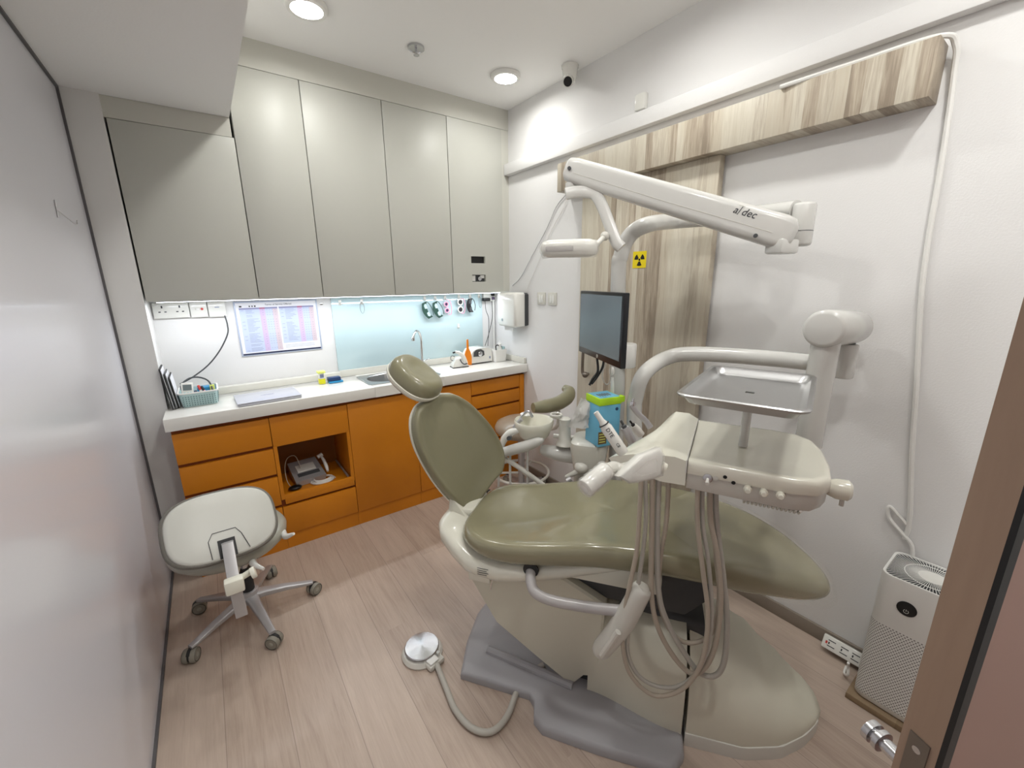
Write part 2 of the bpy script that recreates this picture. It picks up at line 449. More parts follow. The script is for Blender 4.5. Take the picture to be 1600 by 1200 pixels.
front(M(), u3, u4, .092, .768).build('door', t)
t = unit('drawer_cabinet', u4, -.003, 'orange drawer cabinet at the right end of the counter against the wall')
for z0, z1 in ((.680, .768), (.578, .665), (.33, .562), (.092, .315)):
    front(M(), u4, -.045, z0, z1).build('drawer', t)
M().box((-.043, YD-.001, .09), (-.004, YD+.019, .768), 'orange', .001).build('filler_strip', t)

# ---- worktop with sink cut-out
t = T('worktop', 'long white solid-surface worktop with upstand over the orange cabinets', 'worktop', (-1.03, -.2, .79))
SX0, SX1, SY0, SY1 = -1.125, -.66, -.345, -.055
b = M()
strips(b, -2.058, -.001, .79, .85, 0, 0, [], 'worktop') if False else None
b.box((-2.058, -.40, .79), (SX0+.012, -.0, .85), 'worktop', .003)
b.box((SX1-.012, -.40, .79), (-.001, -.0, .85), 'worktop', .003)
b.box((SX0+.012, -.40, .79), (SX1-.012, SY0+.012, .85), 'worktop'); b.box((SX0+.012, SY1-.012, .79), (SX1-.012, 0, .85), 'worktop')
b.build('slab', t)
b = M(); b.box((-2.045, -.028, .8505), (-1.205, .018, .888), 'upstand', .002); b.box((-1.205, -.004, .8505), (-.022, .018, .892), 'upstand', .002)
b.box((-.022, -.385, .8505), (-.002, .018, .892), 'upstand', .002)
b.build('upstand', t)
# sink
t = T('sink', 'oval stainless steel sink set in the worktop behind the headrest', 'sink', ((SX0+SX1)/2, -.2, .85))
b = M(); cx, cy = (SX0+SX1)/2, (SY0+SY1)/2
outer = [(x, y) for x, y in rrect(.465, .29, .02, 8)]
inner = [(x, y) for x, y in ellipse(.195, .118, 36, 2.8)]
inner = inner[0:]
# align samples
import cmath
def resample(poly, n, c=(0, 0)):
    out = []
    for k in range(n):
        a = 2*math.pi*k/n; dx, dy = math.cos(a), math.sin(a); best = None
        for i in range(len(poly)):
            x1, y1 = poly[i][0]-c[0], poly[i][1]-c[1]; x2, y2 = poly[(i+1) % len(poly)][0]-c[0], poly[(i+1) % len(poly)][1]-c[1]
            den = dx*(y2-y1)-dy*(x2-x1)
            if abs(den) < 1e-12: continue
            tt = (x1*(y2-y1)-y1*(x2-x1))/den; uu = (x1*dy-y1*dx)/den
            if tt > 0 and -1e-6 <= uu <= 1+1e-6 and (best is None or tt > best): best = tt
        best = best or 0
        out.append((c[0]+dx*best, c[1]+dy*best))
    return out
o_ = resample(outer, 64); i_ = resample(inner, 64)
rg = [[V((cx+x, cy+y, .8505)) for x, y in o_], [V((cx+x, cy+y, .854)) for x, y in o_], [V((cx+x*1.03, cy+y*1.03, .854)) for x, y in i_], [V((cx+x, cy+y, .850)) for x, y in i_],
      [V((cx+x*.97, cy+y*.95, .80)) for x, y in i_], [V((cx+x*.9, cy+y*.88, .72)) for x, y in i_], [V((cx+x*.8, cy+y*.75, .705)) for x, y in i_], [V((cx+x*.1, cy+y*.12, .70)) for x, y in i_]]
b.loft(rg, 'steel_brushed', cap=False); b.build('basin', t)
M().lathe([(.03, 0), (.03, .004), (.018, .004), (.016, .001)], (cx, cy, .70), Z, 'chrome').build('drain', t)
t = T('faucet', 'chrome gooseneck faucet standing behind the sink', 'faucet', (-.663, -.06, .85))
fb = V((-.655, -.033, .85))
M().lathe([(.024, .001), (.024, .012), (.014, .02), (.012, .05)], fb, Z, 'chrome').build('base', t)
sp = [fb+V((0, 0, .02)), fb+V((0, 0, .14)), fb+V((-.001, -.005, .20)), fb+V((-.02, -.02, .248)), fb+V((-.05, -.045, .262)), fb+V((-.08, -.072, .24)), fb+V((-.09, -.082, .215))]
M().tube(sp, .0085, 'chrome', 14, 8).build('spout', t)
M().cyl(sp[-1]+V((0, 0, .012)), sp[-1]+V((-.001, -.001, -.012)), .012, 'chrome', bev=.002).build('aerator', t)
b = M(); b.cyl(fb+V((0, 0, .04)), fb+V((.05, -.01, .055)), .006, 'chrome'); b.build('lever', t)

# ---- glass splashback
tag(M().box((-1.205, .008, .892), (-.122, .0195, 1.357), 'glass_blue', .001).build('glass_splashback'), 'pale blue back-painted glass panel on the wall behind the sink', 'glass panel')

# ================================================================ COUNTER ITEMS
# sockets
def plate(name, x0, x1, z0, z1, lab, cat, grp=None):
    t = T(name, lab, cat, ((x0+x1)/2, .01, z0), grp)
    M().box((x0+.001, .002, z0), (x1-.001, .0195, z1), 'white_gloss', .003).build('face_plate', t); return t
t = plate('double_socket', -2.044, -1.898, 1.268, 1.345, 'white double wall socket at the far left under the cabinets', 'socket')
for cx in (-2.006, -1.936):
    b = M()
    b.box((cx-.003, .0012, 1.318), (cx+.003, .0025, 1.330), 'ink'); b.box((cx-.016, .0012, 1.297), (cx-.007, .0025, 1.302), 'ink'); b.box((cx+.007, .0012, 1.297), (cx+.016, .0025, 1.302), 'ink')
    b.build('pin_slots', t)
for cx in (-2.026, -1.917): M().box((cx-.009, -.001, 1.328), (cx+.009, .003, 1.338), 'white_plastic', .002).build('switch', t)
t = plate('switched_connection_unit', -1.896, -1.822, 1.266, 1.345, 'white single switch plate with red light beside the double socket', 'switch')
M().box((-1.872, -.001, 1.302), (-1.857, .003, 1.314), 'white_plastic', .002).build('switch', t)
M().cyl((-1.845, .003, 1.308), (-1.845, 0, 1.308), .006, 'red').build('indicator_light', t)
t = plate('cable_outlet', -1.82, -1.742, 1.264, 1.344, 'blank white outlet plate with a grey cable dropping from it', 'outlet')
b = M(); b.box((-1.79, .0005, 1.312), (-1.77, .0025, 1.316), 'poster_line'); b.build('slot', t)
cab_pts = [V((-1.752, .003, 1.268)), V((-1.748, -.015, 1.22)), V((-1.755, -.015, 1.17)), V((-1.80, -.02, 1.09)), V((-1.86, -.03, 1.02)), V((-1.93, -.05, .97)), V((-1.99, -.09, .945))]
tag(M().tube(cab_pts, .0035, 'charcoal', 8, 8).build('power_cable'), 'dark grey cable curving from the outlet plate into the mint basket', 'cable')
# poster
t = T('framed_price_list', 'framed blue-white price list table on the wall left of the glass', 'poster', (-1.49, .01, 1.04))
pA, pB, pC, pD = V((-1.705, .0165, 1.330)), V((-1.288, .0165, 1.335)), V((-1.293, .0165, 1.045)), V((-1.70, .0165, 1.045))
PW, PH = .405, .288
pf = frame((-1.495, .0165, 1.188), (1, 0, .004), Z)
b = M(); b.box((-PW/2-.008, -PH/2-.006, -.003), (PW/2+.008, PH/2+.008, .0015), 'frame_clear', .001, pf); b.build('frame', t)
b = M(); b.box((-PW/2, -PH/2, .0015), (PW/2, PH/2, .0022), 'paper', 0, pf)
text(b, 'Terms of Service Offered', .013, pf @ Matrix.Translation((.005, PH/2-.014, .0025)), 'ink')
for k, (x, w) in enumerate(((-.18, .012), (-.137, .006), (-.124, .006), (-.111, .008))): b.cbox((x, PH/2-.02, .0024), (w, .008, .0006), 'ink', 0, pf)
hw_ = PW/2-.016
for side in (0, 1):
    x0 = -PW/2+.014 if side == 0 else .005; x1 = -.002 if side == 0 else PW/2-.014; w = x1-x0; z1 = PH/2-.028
    zb = -PH/2+.014 if side == 0 else -PH/2+.05
    b.box((x0, zb, .0022), (x1, z1, .0024), 'poster', 0, pf)
    b.box((x0+w*.52, zb, .0024), (x0+w*.66, z1, .0026), 'poster_pink', 0, pf); b.box((x0+w*.86, zb, .0024), (x1, z1, .0026), 'poster_peach', 0, pf)
    b.box((x0, z1-.009, .0026), (x1, z1, .0028), 'poster_head', 0, pf); b.box((x0+w*.52, z1-.009, .0028), (x0+w*.66, z1, .003), 'poster_red', 0, pf)
    n = 34 if side == 0 else 28
    for k in range(n):
        z = z1-.014-(z1-.016-zb)*k/n
        if random.random() < .12: continue
        b.box((x0+w*.16, z-.0013, .0026), (x0+w*(.3+.2*random.random()), z, .0028), 'poster_line', 0, pf)
        if k % 3 == 0: b.box((x0+w*.04, z-.0014, .0026), (x0+w*.11, z, .0028), 'poster_line', 0, pf)
        for cc in (.6, .71, .78, .85, .93):
            if k % 2 == 0: b.box((x0+w*cc-.003, z-.0012, .0028), (x0+w*cc+.003, z, .003), 'poster_line', 0, pf)
for k in range(3): b.box((.012, -PH/2+.024+k*.007, .0022), (.17, -PH/2+.025+k*.007, .0026), 'poster_line', 0, pf)
b.box((-PW/2, -PH/2, .0022), (PW/2, -PH/2+.008, .0028), 'navy', 0, pf)
b.build('printed_sheet', t)
tag(M().box((-1.268, .014, 1.305), (-1.252, .0195, 1.316), 'steel', .001).build('wall_clip'), 'tiny grey clip on the wall between the price list and the blue glass', 'clip')

# laptop
t = T('laptop', 'closed silver laptop lying on the left part of the worktop', 'laptop', (-1.635, -.275, .85))
lf = frame((-1.635, -.275, .8515), (1, .03, 0), Y)
M().box((-.142, -.105, 0), (.142, .105, .009), 'laptop', .003, lf).build('base', t)
b = M(); b.box((-.143, -.106, .0105), (.143, .106, .0165), 'laptop', .0025, lf)
text(b, 'HONOR', .016, lf @ Matrix.Translation((0, .005, .0168)), 'poster_head', .0002); b.build('lid', t)

# basket
t = T('storage_basket', 'mint green perforated plastic basket full of small items by the left wall', 'basket', (-1.92, -.14, .85))
bk = (-1.998, -1.842, -.235, -.06); bz = .8515
b = M()
x0, x1, y0, y1 = bk
def tray_rings(x0, x1, y0, y1, z0, z1, th, flare, r=.018):
    cx, cy, w, h = (x0+x1)/2, (y0+y1)/2, x1-x0, y1-y0
    def R(w, h, z, r): return [V((cx+x, cy+y, z)) for x, y in rrect(w, h, r, 5)]
    return [R(w-flare*2, h-flare*2, z0, r), R(w, h, z1, r), R(w-2*th, h-2*th, z1, r*.8), R(w-2*th-flare*2, h-2*th-flare*2, z0+th, r*.8)]
b.loft(tray_rings(x0, x1, y0, y1, bz, bz+.066, .003, .008), 'mint')
for i in range(13):
    for j in range(5): b.cbox((x0+.016+i*.0105, y0+.0052-(j+1)*.0013, bz+.009+j*.0105), (.004, .002, .005), 'mint_hole')
    for j in range(5): b.cbox((x1-.0052+(j+1)*.0013, y0+.016+i*.012, bz+.009+j*.0105), (.002, .004, .005), 'mint_hole')
b.build('body', t)
b = M(); b.loft([[V(p)+V((0, 0, dz)) for p in [((x0+x1)/2+u, (y0+y1)/2+v, bz+.066) for u, v in rrect(w, h, .02, 5)]] for w, h, dz in ((.152, .171, 0), (.164, .183, 0), (.164, .183, .006), (.152, .171, .006))], 'white_plastic', cap=False, closed=True); b.build('rim', t)
# things in the basket
t = T('remote_control', 'white air-conditioner remote with grey screen standing in the mint basket', 'remote control', (-1.965, -.19, .865))
rf = frame((-1.962, -.20, .915), (1, 0, -.08), (0.05, .25, 1))
b = M(); b.box((-.024, -.05, -.008), (.024, .052, .008), 'white_gloss', .004, rf); b.build('body', t)
M().box((-.017, .014, .0079), (.017, .042, .009), 'lcd', 0, rf).build('display', t)
b = M()
for x_, z_ in ((-.011, .002), (.002, .002), (.013, .004)): b.cbox((x_, z_, .0085), (.008, .006, .002), 'mint', .001, rf)
b.prism([(-.01, -.018), (.01, -.018), (0, -.028)], .009, 'paper', rf, .0075); b.build('buttons', t)
def pen(a, c, r, m1, m2, lab, name='pen', cat='pen'):
    t = T(name, lab, cat, a); a = V(a); c = V(c); M().cyl(a, a+(c-a)*.72, r, m1, 10, .0005).build('barrel', t); M().lathe([(r*1.1, 0), (r*1.1, (c-a).length*.22), (r*.5, (c-a).length*.28)], a+(c-a)*.72, c-a, m2, 10).build('cap', t)
pen((-1.895, -.205, .86), (-1.917, -.18, .945), .006, 'white_gloss', 'red', 'white pen with red cap leaning in the mint basket')
pen((-1.877, -.205, .86), (-1.905, -.185, .94), .005, 'pink', 'dark', 'pale pink pen with dark cap leaning in the mint basket', )
tag(M().box((-1.925, -.155, .8555), (-1.852, -.10, .925), 'blue', .003, ).build('sticky_note_pad'), 'bright blue packet standing at the back of the mint basket', 'packet')
tag(M().box((-1.872, -.17, .8555), (-1.852, -.158, .936), 'yellow_pale', .001).build('note_card'), 'small yellow-green card in the right end of the mint basket', 'card')
tag(M().box((-1.945, -.155, .8555), (-1.928, -.10, .905), 'navy', .003).build('stapler'), 'dark blue block between remote and pens in the mint basket', 'stapler')
cpts = [V((-1.975, -.19, .90)), V((-1.985, -.16, .945)), V((-1.955, -.13, .972)), V((-1.915, -.12, .975)), V((-1.875, -.14, .955)), V((-1.862, -.18, .915)), V((-1.865, -.20, .885))]
tag(M().tube(cpts, .004, 'charcoal', 8, 8).build('cable_loop'), 'dark cable looped over the top of the mint basket', 'cable')
# books against the left wall side
for i, (dx, w, hh, m_) in enumerate(((0, .006, .20, 'dark'), (.009, .005, .175, 'charcoal'), (.017, .005, .155, 'dark'))):
    labs = ['black clipboard leaning at the left end, tallest of the three folders', 'grey folder in the middle of the three leaning folders', 'black folder closest to the mint basket, shortest of the three']
    t = T('folder', labs[i], 'folder', (-2.035+dx, -.16, .8515), 'folders leaning at the left end of the worktop')
    ff = frame((-2.026+dx*1.3, -.165+.01*i, .853), (0, 1, 0), (-.10, 0, 1))
    M().box((-.075, 0, -w/2), (.075, hh, w/2), m_, .001, ff).build('cover', t)
    M().box((-.071, .003, w/2), (.071, hh-.006, w/2+.0015), 'paper', 0, ff).build('paper', t)
# yellow dispenser + blue box
t = T('floss_dispenser', 'small clear dispenser with yellow lid and yellow base near the sink', 'dispenser', (-1.335, -.11, .85))
M().box((-1.352, -.135, .8515), (-1.318, -.098, .882), 'yellow', .003).build('base', t)
b = M(); b.box((-1.349, -.132, .8825), (-1.321, -.101, .916), 'white_plastic', .002); b.box((-1.345, -.1335, .89), (-1.325, -.132, .91), 'poster_line'); b.build('body', t)
M().box((-1.356, -.139, .9165), (-1.314, -.094, .928), 'yellow_pale', .002).build('lid', t)
t = T('burr_block', 'small dark blue case on a light blue tray beside the yellow dispenser', 'case', (-1.27, -.12, .85))
M().box((-1.302, -.152, .8515), (-1.222, -.098, .861), 'blue', .002).build('tray', t)
b = M(); b.box((-1.304, -.142, .8615), (-1.232, -.096, .884), 'blue_dark', .004); b.build('case', t)

# hooks + goggles
def hook(x, z, lab):
    t = T('adhesive_hook', lab, 'hook', (x, .006, z), 'white adhesive hooks on the glass')
    b = M(); b.box((x-.009, .003, z-.006), (x+.009, .0075, z+.026), 'white_gloss', .0015); b.build('pad', t)
    M().tube([(x, .004, z+.004), (x, -.008, z), (x, -.013, z+.006), (x, -.013, z+.012)], .0028, 'white_gloss', 8, 4).build('peg', t)
hooks = [(-1.155, 1.305, 'empty white hook at the far left of the blue glass'), (-1.022, 1.305, 'white hook holding a thin wire loop, left of the faucet'), (-.591, 1.312, 'white hook holding the first pair of dark goggles'),
         (-.512, 1.312, 'white hook holding the second pair of dark goggles'), (-.434, 1.312, 'white hook holding the narrow pink glasses'), (-.322, 1.318, 'white hook holding the round pink-rimmed glasses'),
         (-.228, 1.318, 'white hook holding the black glasses'), (-.150, 1.318, 'white hook holding a beige cord, nearest the corner'), (-.335, 1.105, 'empty white hook low on the blue glass above the steriliser')]
for h in hooks: hook(*h)
def loopwire(x, z, w, h, lab):
    t = M(); t.tube([(x+w*math.sin(a), -.009+.002*math.cos(a), z-h/2+h/2*math.cos(a)) for a in [2*math.pi*k/20 for k in range(20)]], .0012, 'rubber', 6, closed=True)
    tag(t.build('cord_loop'), lab, 'cord')
loopwire(-1.027, 1.312, .013, .068, 'thin wire loop hanging from the hook left of the faucet')
loopwire(-.150, 1.325, .009, .085, 'thin beige cord loop hanging nearest the corner')
def wrap_gog(x, z, lab, fm, ln, tilt, w=.115):
    """wraparound goggles hanging on end"""
    t = T('safety_goggles', lab, 'goggles', (x, -.02, z-w))
    f = frame((x, -.022, z-w/2), (math.sin(tilt), 0, -math.cos(tilt)), (math.cos(tilt), 0, math.sin(tilt)))
    arc = [(w*(k/12-.5), -.018*(1-(2*k/12-1)**2)) for k in range(13)]
    b = M(); rings = []
    for u, v in arc:
        rings.append([f @ V((u, v+y, zz)) for y, zz in ((-.020, -.0025), (.016, -.0025), (.016, .0025), (-.020, .0025))])
    b.loft(rings, fm); b.build('frame', t)
    b = M()
    for s in (-1, 1):
        poly = [(s*.010, .002), (s*.016, -.016), (s*.038, -.016), (s*.047, -.004), (s*.042, .005)]
        b.prism(poly, -.0035, ln, f, -.0025); b.prism(poly, .0035, ln, f, .0025)
    b.build('lens', t)
    b = M(); b.tube([f @ V(p) for p in ((-w/2, 0, 0), (-w/2+.01, .02, .006), (0, .03, .008), (w/2-.01, .026, .004))], .0022, fm, 6, 6); b.build('temple', t)
mat('lens_pale', '#bcd0d6', .1, coat=.5)
wrap_gog(-.585, 1.302, 'dark green framed goggles hanging on the glass, leftmost pair', 'green_dark', 'lens_pale', .38)
wrap_gog(-.505, 1.302, 'dark green framed goggles hanging on the glass, second pair from the left', 'green_dark', 'lens_pale', .38)
wrap_gog(-.236, 1.312, 'black wraparound glasses hanging nearest the corner', 'black', 'charcoal', .05, .10)
def round_gog(x, z, lab, fm, ln, rr, tilt):
    t = T('childrens_glasses', lab, 'glasses', (x, -.02, z-.1))
    f = frame((x, -.02, z-.05), (math.sin(tilt), 0, -math.cos(tilt)), (math.cos(tilt), 0, math.sin(tilt)))
    for s in (-1, 1):
        c = V((s*(rr+.007), 0, 0))
        M().tube([f @ (c+V((rr*math.cos(a), rr*math.sin(a), 0))) for a in [2*math.pi*k/24 for k in range(24)]], .0045, fm, 8, closed=True).build('rim', t)
        M().prism([(c.x+rr*math.cos(a), rr*math.sin(a)) for a in [2*math.pi*k/20 for k in range(20)]], .001, ln, f, -.001).build('lens', t)
    b = M(); b.tube([f @ V(p) for p in ((-.008, 0, 0), (0, .004, .002), (.008, 0, 0))], .003, fm, 8, 4)
    b.tube([f @ V(p) for p in ((-.052, .004, 0), (-.045, .026, .008), (.0, .032, .012), (.05, .024, .008), (.052, .004, 0))], .003, 'pink', 6, 6); b.build('temple', t)
round_gog(-.437, 1.306, 'narrow pink and purple glasses hanging between goggles', 'pink', 'lens_purple', .015, .12)
round_gog(-.325, 1.312, 'round glasses with thick pale pink rims and dark lenses', 'white_gloss', 'dark', .020, .0)

# ---- right-hand end items
t = T('wall_outlet', 'white socket unit with black plugs under the cabinets at the corner', 'socket', (-.06, .01, 1.28))
M().box((-.113, -.004, 1.285), (-.008, .0195, 1.345), 'white_gloss', .003).build('face_plate', t)
for nm, pts in (('plug', ((-.108, -.012, 1.300), (-.092, -.04, 1.298))),):
    pass
b = M(); b.box((-.135, -.04, 1.288), (-.075, -.005, 1.312), 'black', .005); b.build('plug', t)
b = M(); b.box((-.05, -.03, 1.325), (-.028, -.005, 1.345), 'black', .003); b.build('plug', t)
b = M(); b.box((-.042, -.02, 1.295), (-.022, -.005, 1.318), 'lens_purple', .003); b.build('plug', t)
M().tube([(-.118, -.03, 1.288), (-.112, -.03, 1.22), (-.09, -.03, 1.16), (-.088, -.025, 1.05), (-.10, -.03, .985), (-.115, -.05, .95)], .0022, 'dark', 6, 8).build('cord', t)
M().tube([(-.05, -.02, 1.285), (-.048, -.022, 1.18), (-.06, -.022, 1.12), (-.095, -.03, 1.03), (-.14, -.05, .955)], .0024, 'dark', 6, 8).build('cord', t)
tag(M().tube([(-.02, .006, 1.30), (-.02, .006, 1.0), (-.02, .006, .895)], .008, 'white_plastic', 8, 4).build('cable_conduit'), 'white vertical conduit in the corner under the cabinets', 'conduit')
# white curing device with window (steriliser)
t = T('bench_centrifuge', 'white rounded bench device with grey window on the worktop by the corner', 'device', (-.215, -.13, .85))
sf = frame((-.258, -.115, .8535), (1, 0, 0), Y) @ Matrix.Scale(1.14, 4)
prof = [(-.075, .0), (-.08, .02), (-.076, .055), (-.055, .085), (-.02, .095), (.05, .095), (.078, .08), (.086, .04), (.084, 0)]
b = M(); b.loft([[V((x, .055-q, z)) if False else sf @ V((x*(1-.0*q), yy, z)) for x, z in prof] for yy, q in ((-.055, 0), (.055, 0))], 'white_gloss'); b.build('body', t, ang=50)
wf = frame(sf @ V((-.012, -.0555, .062)), X, Z) @ Matrix.Scale(1.14, 4)
b = M(); b.prism([(-.045, -.016), (-.042, .012), (-.025, .026), (.01, .028), (.034, .014), (.036, -.012), (.02, -.018)], .003, 'charcoal', wf); b.build('window', t)
M().lathe([(.018, 0), (.018, .012), (.009, .018)], wf @ V((.0, .0, .002)), -Y, 'steel').build('knob', t)
b = M(); b.box((-.072, -.056, 0), (.08, .056, .004), 'dark', 0, sf); b.build('foot', t)
b = M(); b.cbox(sf @ V((.066, -.0558, .03)), (.010, .002, .016), 'poster_line'); b.build('badge', t)
# orange scoop leaning
t = T('plastic_scoop', 'bright orange plastic paddle standing between the two white devices', 'paddle', (-.335, -.15, .85))
b = M(); of = frame((-.372, -.182, .8525), X, Z) @ Matrix.Scale(1.12, 4)
b.prism([(-.004, 0), (.024, 0), (.026, .05), (.018, .085), (.008, .105), (-.008, .105), (-.018, .088), (-.022, .07)], .006, 'orange_pl', of); b.build('blade', t)
b = M(); b.prism([(-.008, .105), (.007, .105), (.005, .165), (-.005, .165)], .006, 'orange_pl', of); b.build('handle', t)
# small white scaler on base
t = T('cordless_scaler', 'small white hand device on a triangular charging base beside the orange paddle', 'device', (-.41, -.17, .85))
b = M(); kf = frame((-.447, -.178, .852), X, Y) @ Matrix.Scale(1.18, 4)
b.pad([(-.052, -.03), (.045, -.04), (.052, .02), (.02, .035), (-.04, .03)], [(1, 0), (1.0, .008), (.9, .02), (.62, .042), (.4, .055), (.25, .058)], 'white_gloss', lambda u, v, h: kf @ V((u*(1 if h < .02 else 1), v, h)), (0.005, 0)); b.build('charging_base', t, ang=60)
b = M(); b.pad([(-.054, -.032), (.047, -.042), (.054, .021), (.02, .037), (-.042, .032)], [(1, -.0005), (1, .003)], 'dark', lambda u, v, h: kf @ V((u, v, h)), (0, 0)); b.build('foot', t)
b = M(); b.tube([kf @ V(p) for p in ((.032, -.03, .02), (.018, -.03, .06), (-.005, -.025, .085), (-.03, -.02, .094))], [.017, .0145, .013, .009], 'white_gloss', 12, 6); b.build('handpiece', t)
b = M(); b.tube([kf @ V(p) for p in ((-.032, -.022, .092), (-.045, -.022, .09))], .006, 'dark', 10); b.build('tip', t)
b = M(); b.tube([kf @ V(p) for p in ((-.012, -.044, .05), (-.002, -.047, .03), (.012, -.05, .02), (.03, -.05, .022))], .004, 'charcoal', 8, 6); b.build('cradle_band', t)
b = M(); b.tube([kf @ V(p) for p in ((-.028, -.01, .065), (-.05, -.01, .07), (-.055, -.01, .05), (-.04, -.012, .04))], .002, 'dark', 6, 6); b.build('hose', t)
# white holder with bottle
t = T('utensil_holder', 'square white plastic holder on the worktop below the towel dispenser', 'holder', (-.09, -.16, .85))
b = M(); b.loft([[V((-.105+x, -.165+y, z)) for x, y in rrect(w, w, .006, 3)] for w, z in ((.092, .8515), (.106, .942), (.100, .942), (.088, .856))], 'white_plastic'); b.build('body', t)
t = T('pump_bottle', 'white bottle with pump standing in the white holder', 'bottle', (-.085, -.165, .857))
M().lathe([(.017, 0), (.018, .09), (.012, .10), (.012, .112)], (-.085, -.165, .857), Z, 'white_gloss', 16).build('body', t)
b = M(); b.lathe([(.016, 0), (.016, .012), (.008, .014), (.008, .025)], (-.085, -.165, .9695), Z, 'white_plastic', 16); b.build('pump_head', t)
tag(M().tube([(-.118, -.17, .858), (-.12, -.17, .93), (-.122, -.17, .96), (-.112, -.175, .972), (-.104, -.18, .965)], .004, 'dark', 8, 6).build('bent_mirror_handle'), 'black curved tool standing in the white holder', 'tool')
tag(M().box((-.068, -.135, .858), (-.062, -.200, .958), 'mint', .001).build('instrument_pouch'), 'pale pouch standing in the white holder', 'pouch')
# towel dispenser
t = T('paper_towel_dispenser', 'white paper towel dispenser with dark side on the right wall over the counter', 'dispenser', (-.06, -.29, 1.12))
tf_ = frame((-.002, -.285, 1.235), Y, Z)  # local x=+y(back), y=z up, z = +x
pr = [(-.125, -.11), (-.125, .11), (-.11, .122), (.075, .122), (.09, .11), (.09, -.10), (.075, -.118), (-.10, -.118)]
b = M(); b.loft([[V((xx, -.285+u*sc, 1.235+v*sc)) for u, v in pr] for xx, sc in ((-.035, 1), (-.095, 1), (-.115, .95), (-.122, .86))], 'white_gloss'); b.build('cover', t, ang=50)
b = M(); b.loft([[V((xx, -.29+u*sc, 1.235+v*sc)) for u, v in pr] for xx, sc in ((-.002, .96), (-.035, .98))], 'charcoal'); b.build('back_plate', t)
M().cyl((-.121, -.262, 1.165), (-.125, -.262, 1.165), .010, 'steel').build('lock', t)
b = M(); b.loft([[V((-.075+dx, y, z)) for y, dx in ((-.33, 0), (-.26, .01), (-.22, 0), (-.22, .003), (-.26, .013), (-.33, .003))] for z in (1.125, 1.10, 1.085)], 'tissue'); b.build('paper_towel', t)

# ================================================================ NICHE ITEMS
t = T('ultrasonic_scaler', 'grey box-shaped ultrasonic scaler unit sitting in the open niche', 'device', (-1.49, -.2, .313))
nf = frame((-1.495, -.185, .3145), (1, .10, 0), (-.1, 1, 0))
b = M(); b.loft([[nf @ V(p) for p in ring] for ring in (((-.075, -.085, 0), (.08, -.085, 0), (.075, .085, 0), (-.07, .085, 0)), ((-.08, -.09, .03), (.085, -.09, .03), (.08, .085, .085), (-.075, .085, .085)))], 'alu'); b.build('body', t)
pf2 = frame(nf @ V((.003, -.002, .0588)), nf.to_3x3() @ X, nf.to_3x3() @ V((0, 1, .314)))
M().box((-.05, -.02, .0), (.05, .045, .003), 'white_gloss', .002, pf2).build('control_panel', t)
M().box((-.058, -.058, .0), (.06, -.03, .0025), 'charcoal', .001, pf2).build('lower_panel', t)
t = T('scaler_handpiece', 'white scaler handpiece resting on the right of the grey scaler', 'handpiece', (-1.40, -.2, .33))
b = M(); b.tube([nf @ V(p) for p in ((.10, .03, .10), (.102, -.01, .085), (.10, -.055, .06), (.095, -.09, .045))], [.006, .009, .01, .006], 'white_plastic', 12, 5); b.build('body', t)
b = M(); b.tube([nf @ V((.086+.012*0, .05, .09)), nf @ V((.115, .05, .10))], .012, 'white_plastic', 12); b.build('holder', t)
def coil(c, rx, ry, n, m, r, lift=.0035, name='coiled_cable', lab='', cat='cable'):
    pts = []
    for k in range(n*16+1):
        a = 2*math.pi*k/16; s = 1-.06*(k/16); pts.append(V(c)+V((rx*s*math.cos(a)+.004*math.sin(k*.7), ry*s*math.sin(a), r+lift*(k/16)*1.0+.002*math.sin(a*1.5)**2)))
    tag(M().tube(pts, r, m, 7).build(name), lab, cat)
coil((-1.425, -.285, .3125), .066, .044, 5, 'white_plastic', .003, lab='coil of pale cable on the pull-out shelf')
tag(M().tube([(-1.52, -.19, .39), (-1.535, -.15, .45), (-1.575, -.16, .455), (-1.60, -.2, .42), (-1.605, -.25, .36), (-1.59, -.28, .318)], .0022, 'tube2', 6, 8).build('thin_cable'), 'thin pale cable arching over the left of the scaler', 'cable')
tag(M().sph((-1.575, -.30, .3255), (.035, .025, .0125), 'black').build('foot_switch'), 'small black foot switch lying at the left of the pull-out shelf', 'switch')

# ================================================================ CEILING / WALL FITTINGS
t = T('sprinkler_plate', 'small round steel sprinkler plate in the ceiling between the downlights', 'sprinkler', (-.816, -.562, 2.53))
M().lathe([(.036, .013), (.04, .010), (.04, .0195)], (-.816, -.562, 2.52), Z, 'steel', 28).build('plate', t)
b = M(); b.cyl((-.816, -.562, 2.532), (-.816, -.562, 2.505), .006, 'steel'); b.lathe([(.014, 0), (.014, .002)], (-.816, -.562, 2.503), Z, 'steel', 12); b.build('head', t)
t = T('security_camera', 'white dome security camera hanging from the ceiling near the right wall', 'camera', (-.075, -.86, 2.45))
M().lathe([(.030, 0), (.036, .02), (.042, .066), (.045, .068), (.045, .079)], (-.075, -.86, 2.46), Z, 'white_gloss').build('mount', t)
cd = V((-.75, -.62, -.55)).normalized(); cc = V((-.095, -.872, 2.462))
b = M(); b.lathe([(.018, -.03), (.026, -.015), (.028, .02), (.0265, .036)], cc, cd, 'white_gloss'); b.build('camera_body', t)
b = M(); b.lathe([(.023, .034), (.022, .039)], cc, cd, 'black'); b.build('lens', t)
t = T('motion_sensor', 'small white sensor on the right wall above the ledge', 'sensor', (-.01, -1.29, 2.21))
b = M(); b.box((-.03, -1.318, 2.215), (-.0005, -1.262, 2.285), 'white_gloss', .006); b.build('body', t)
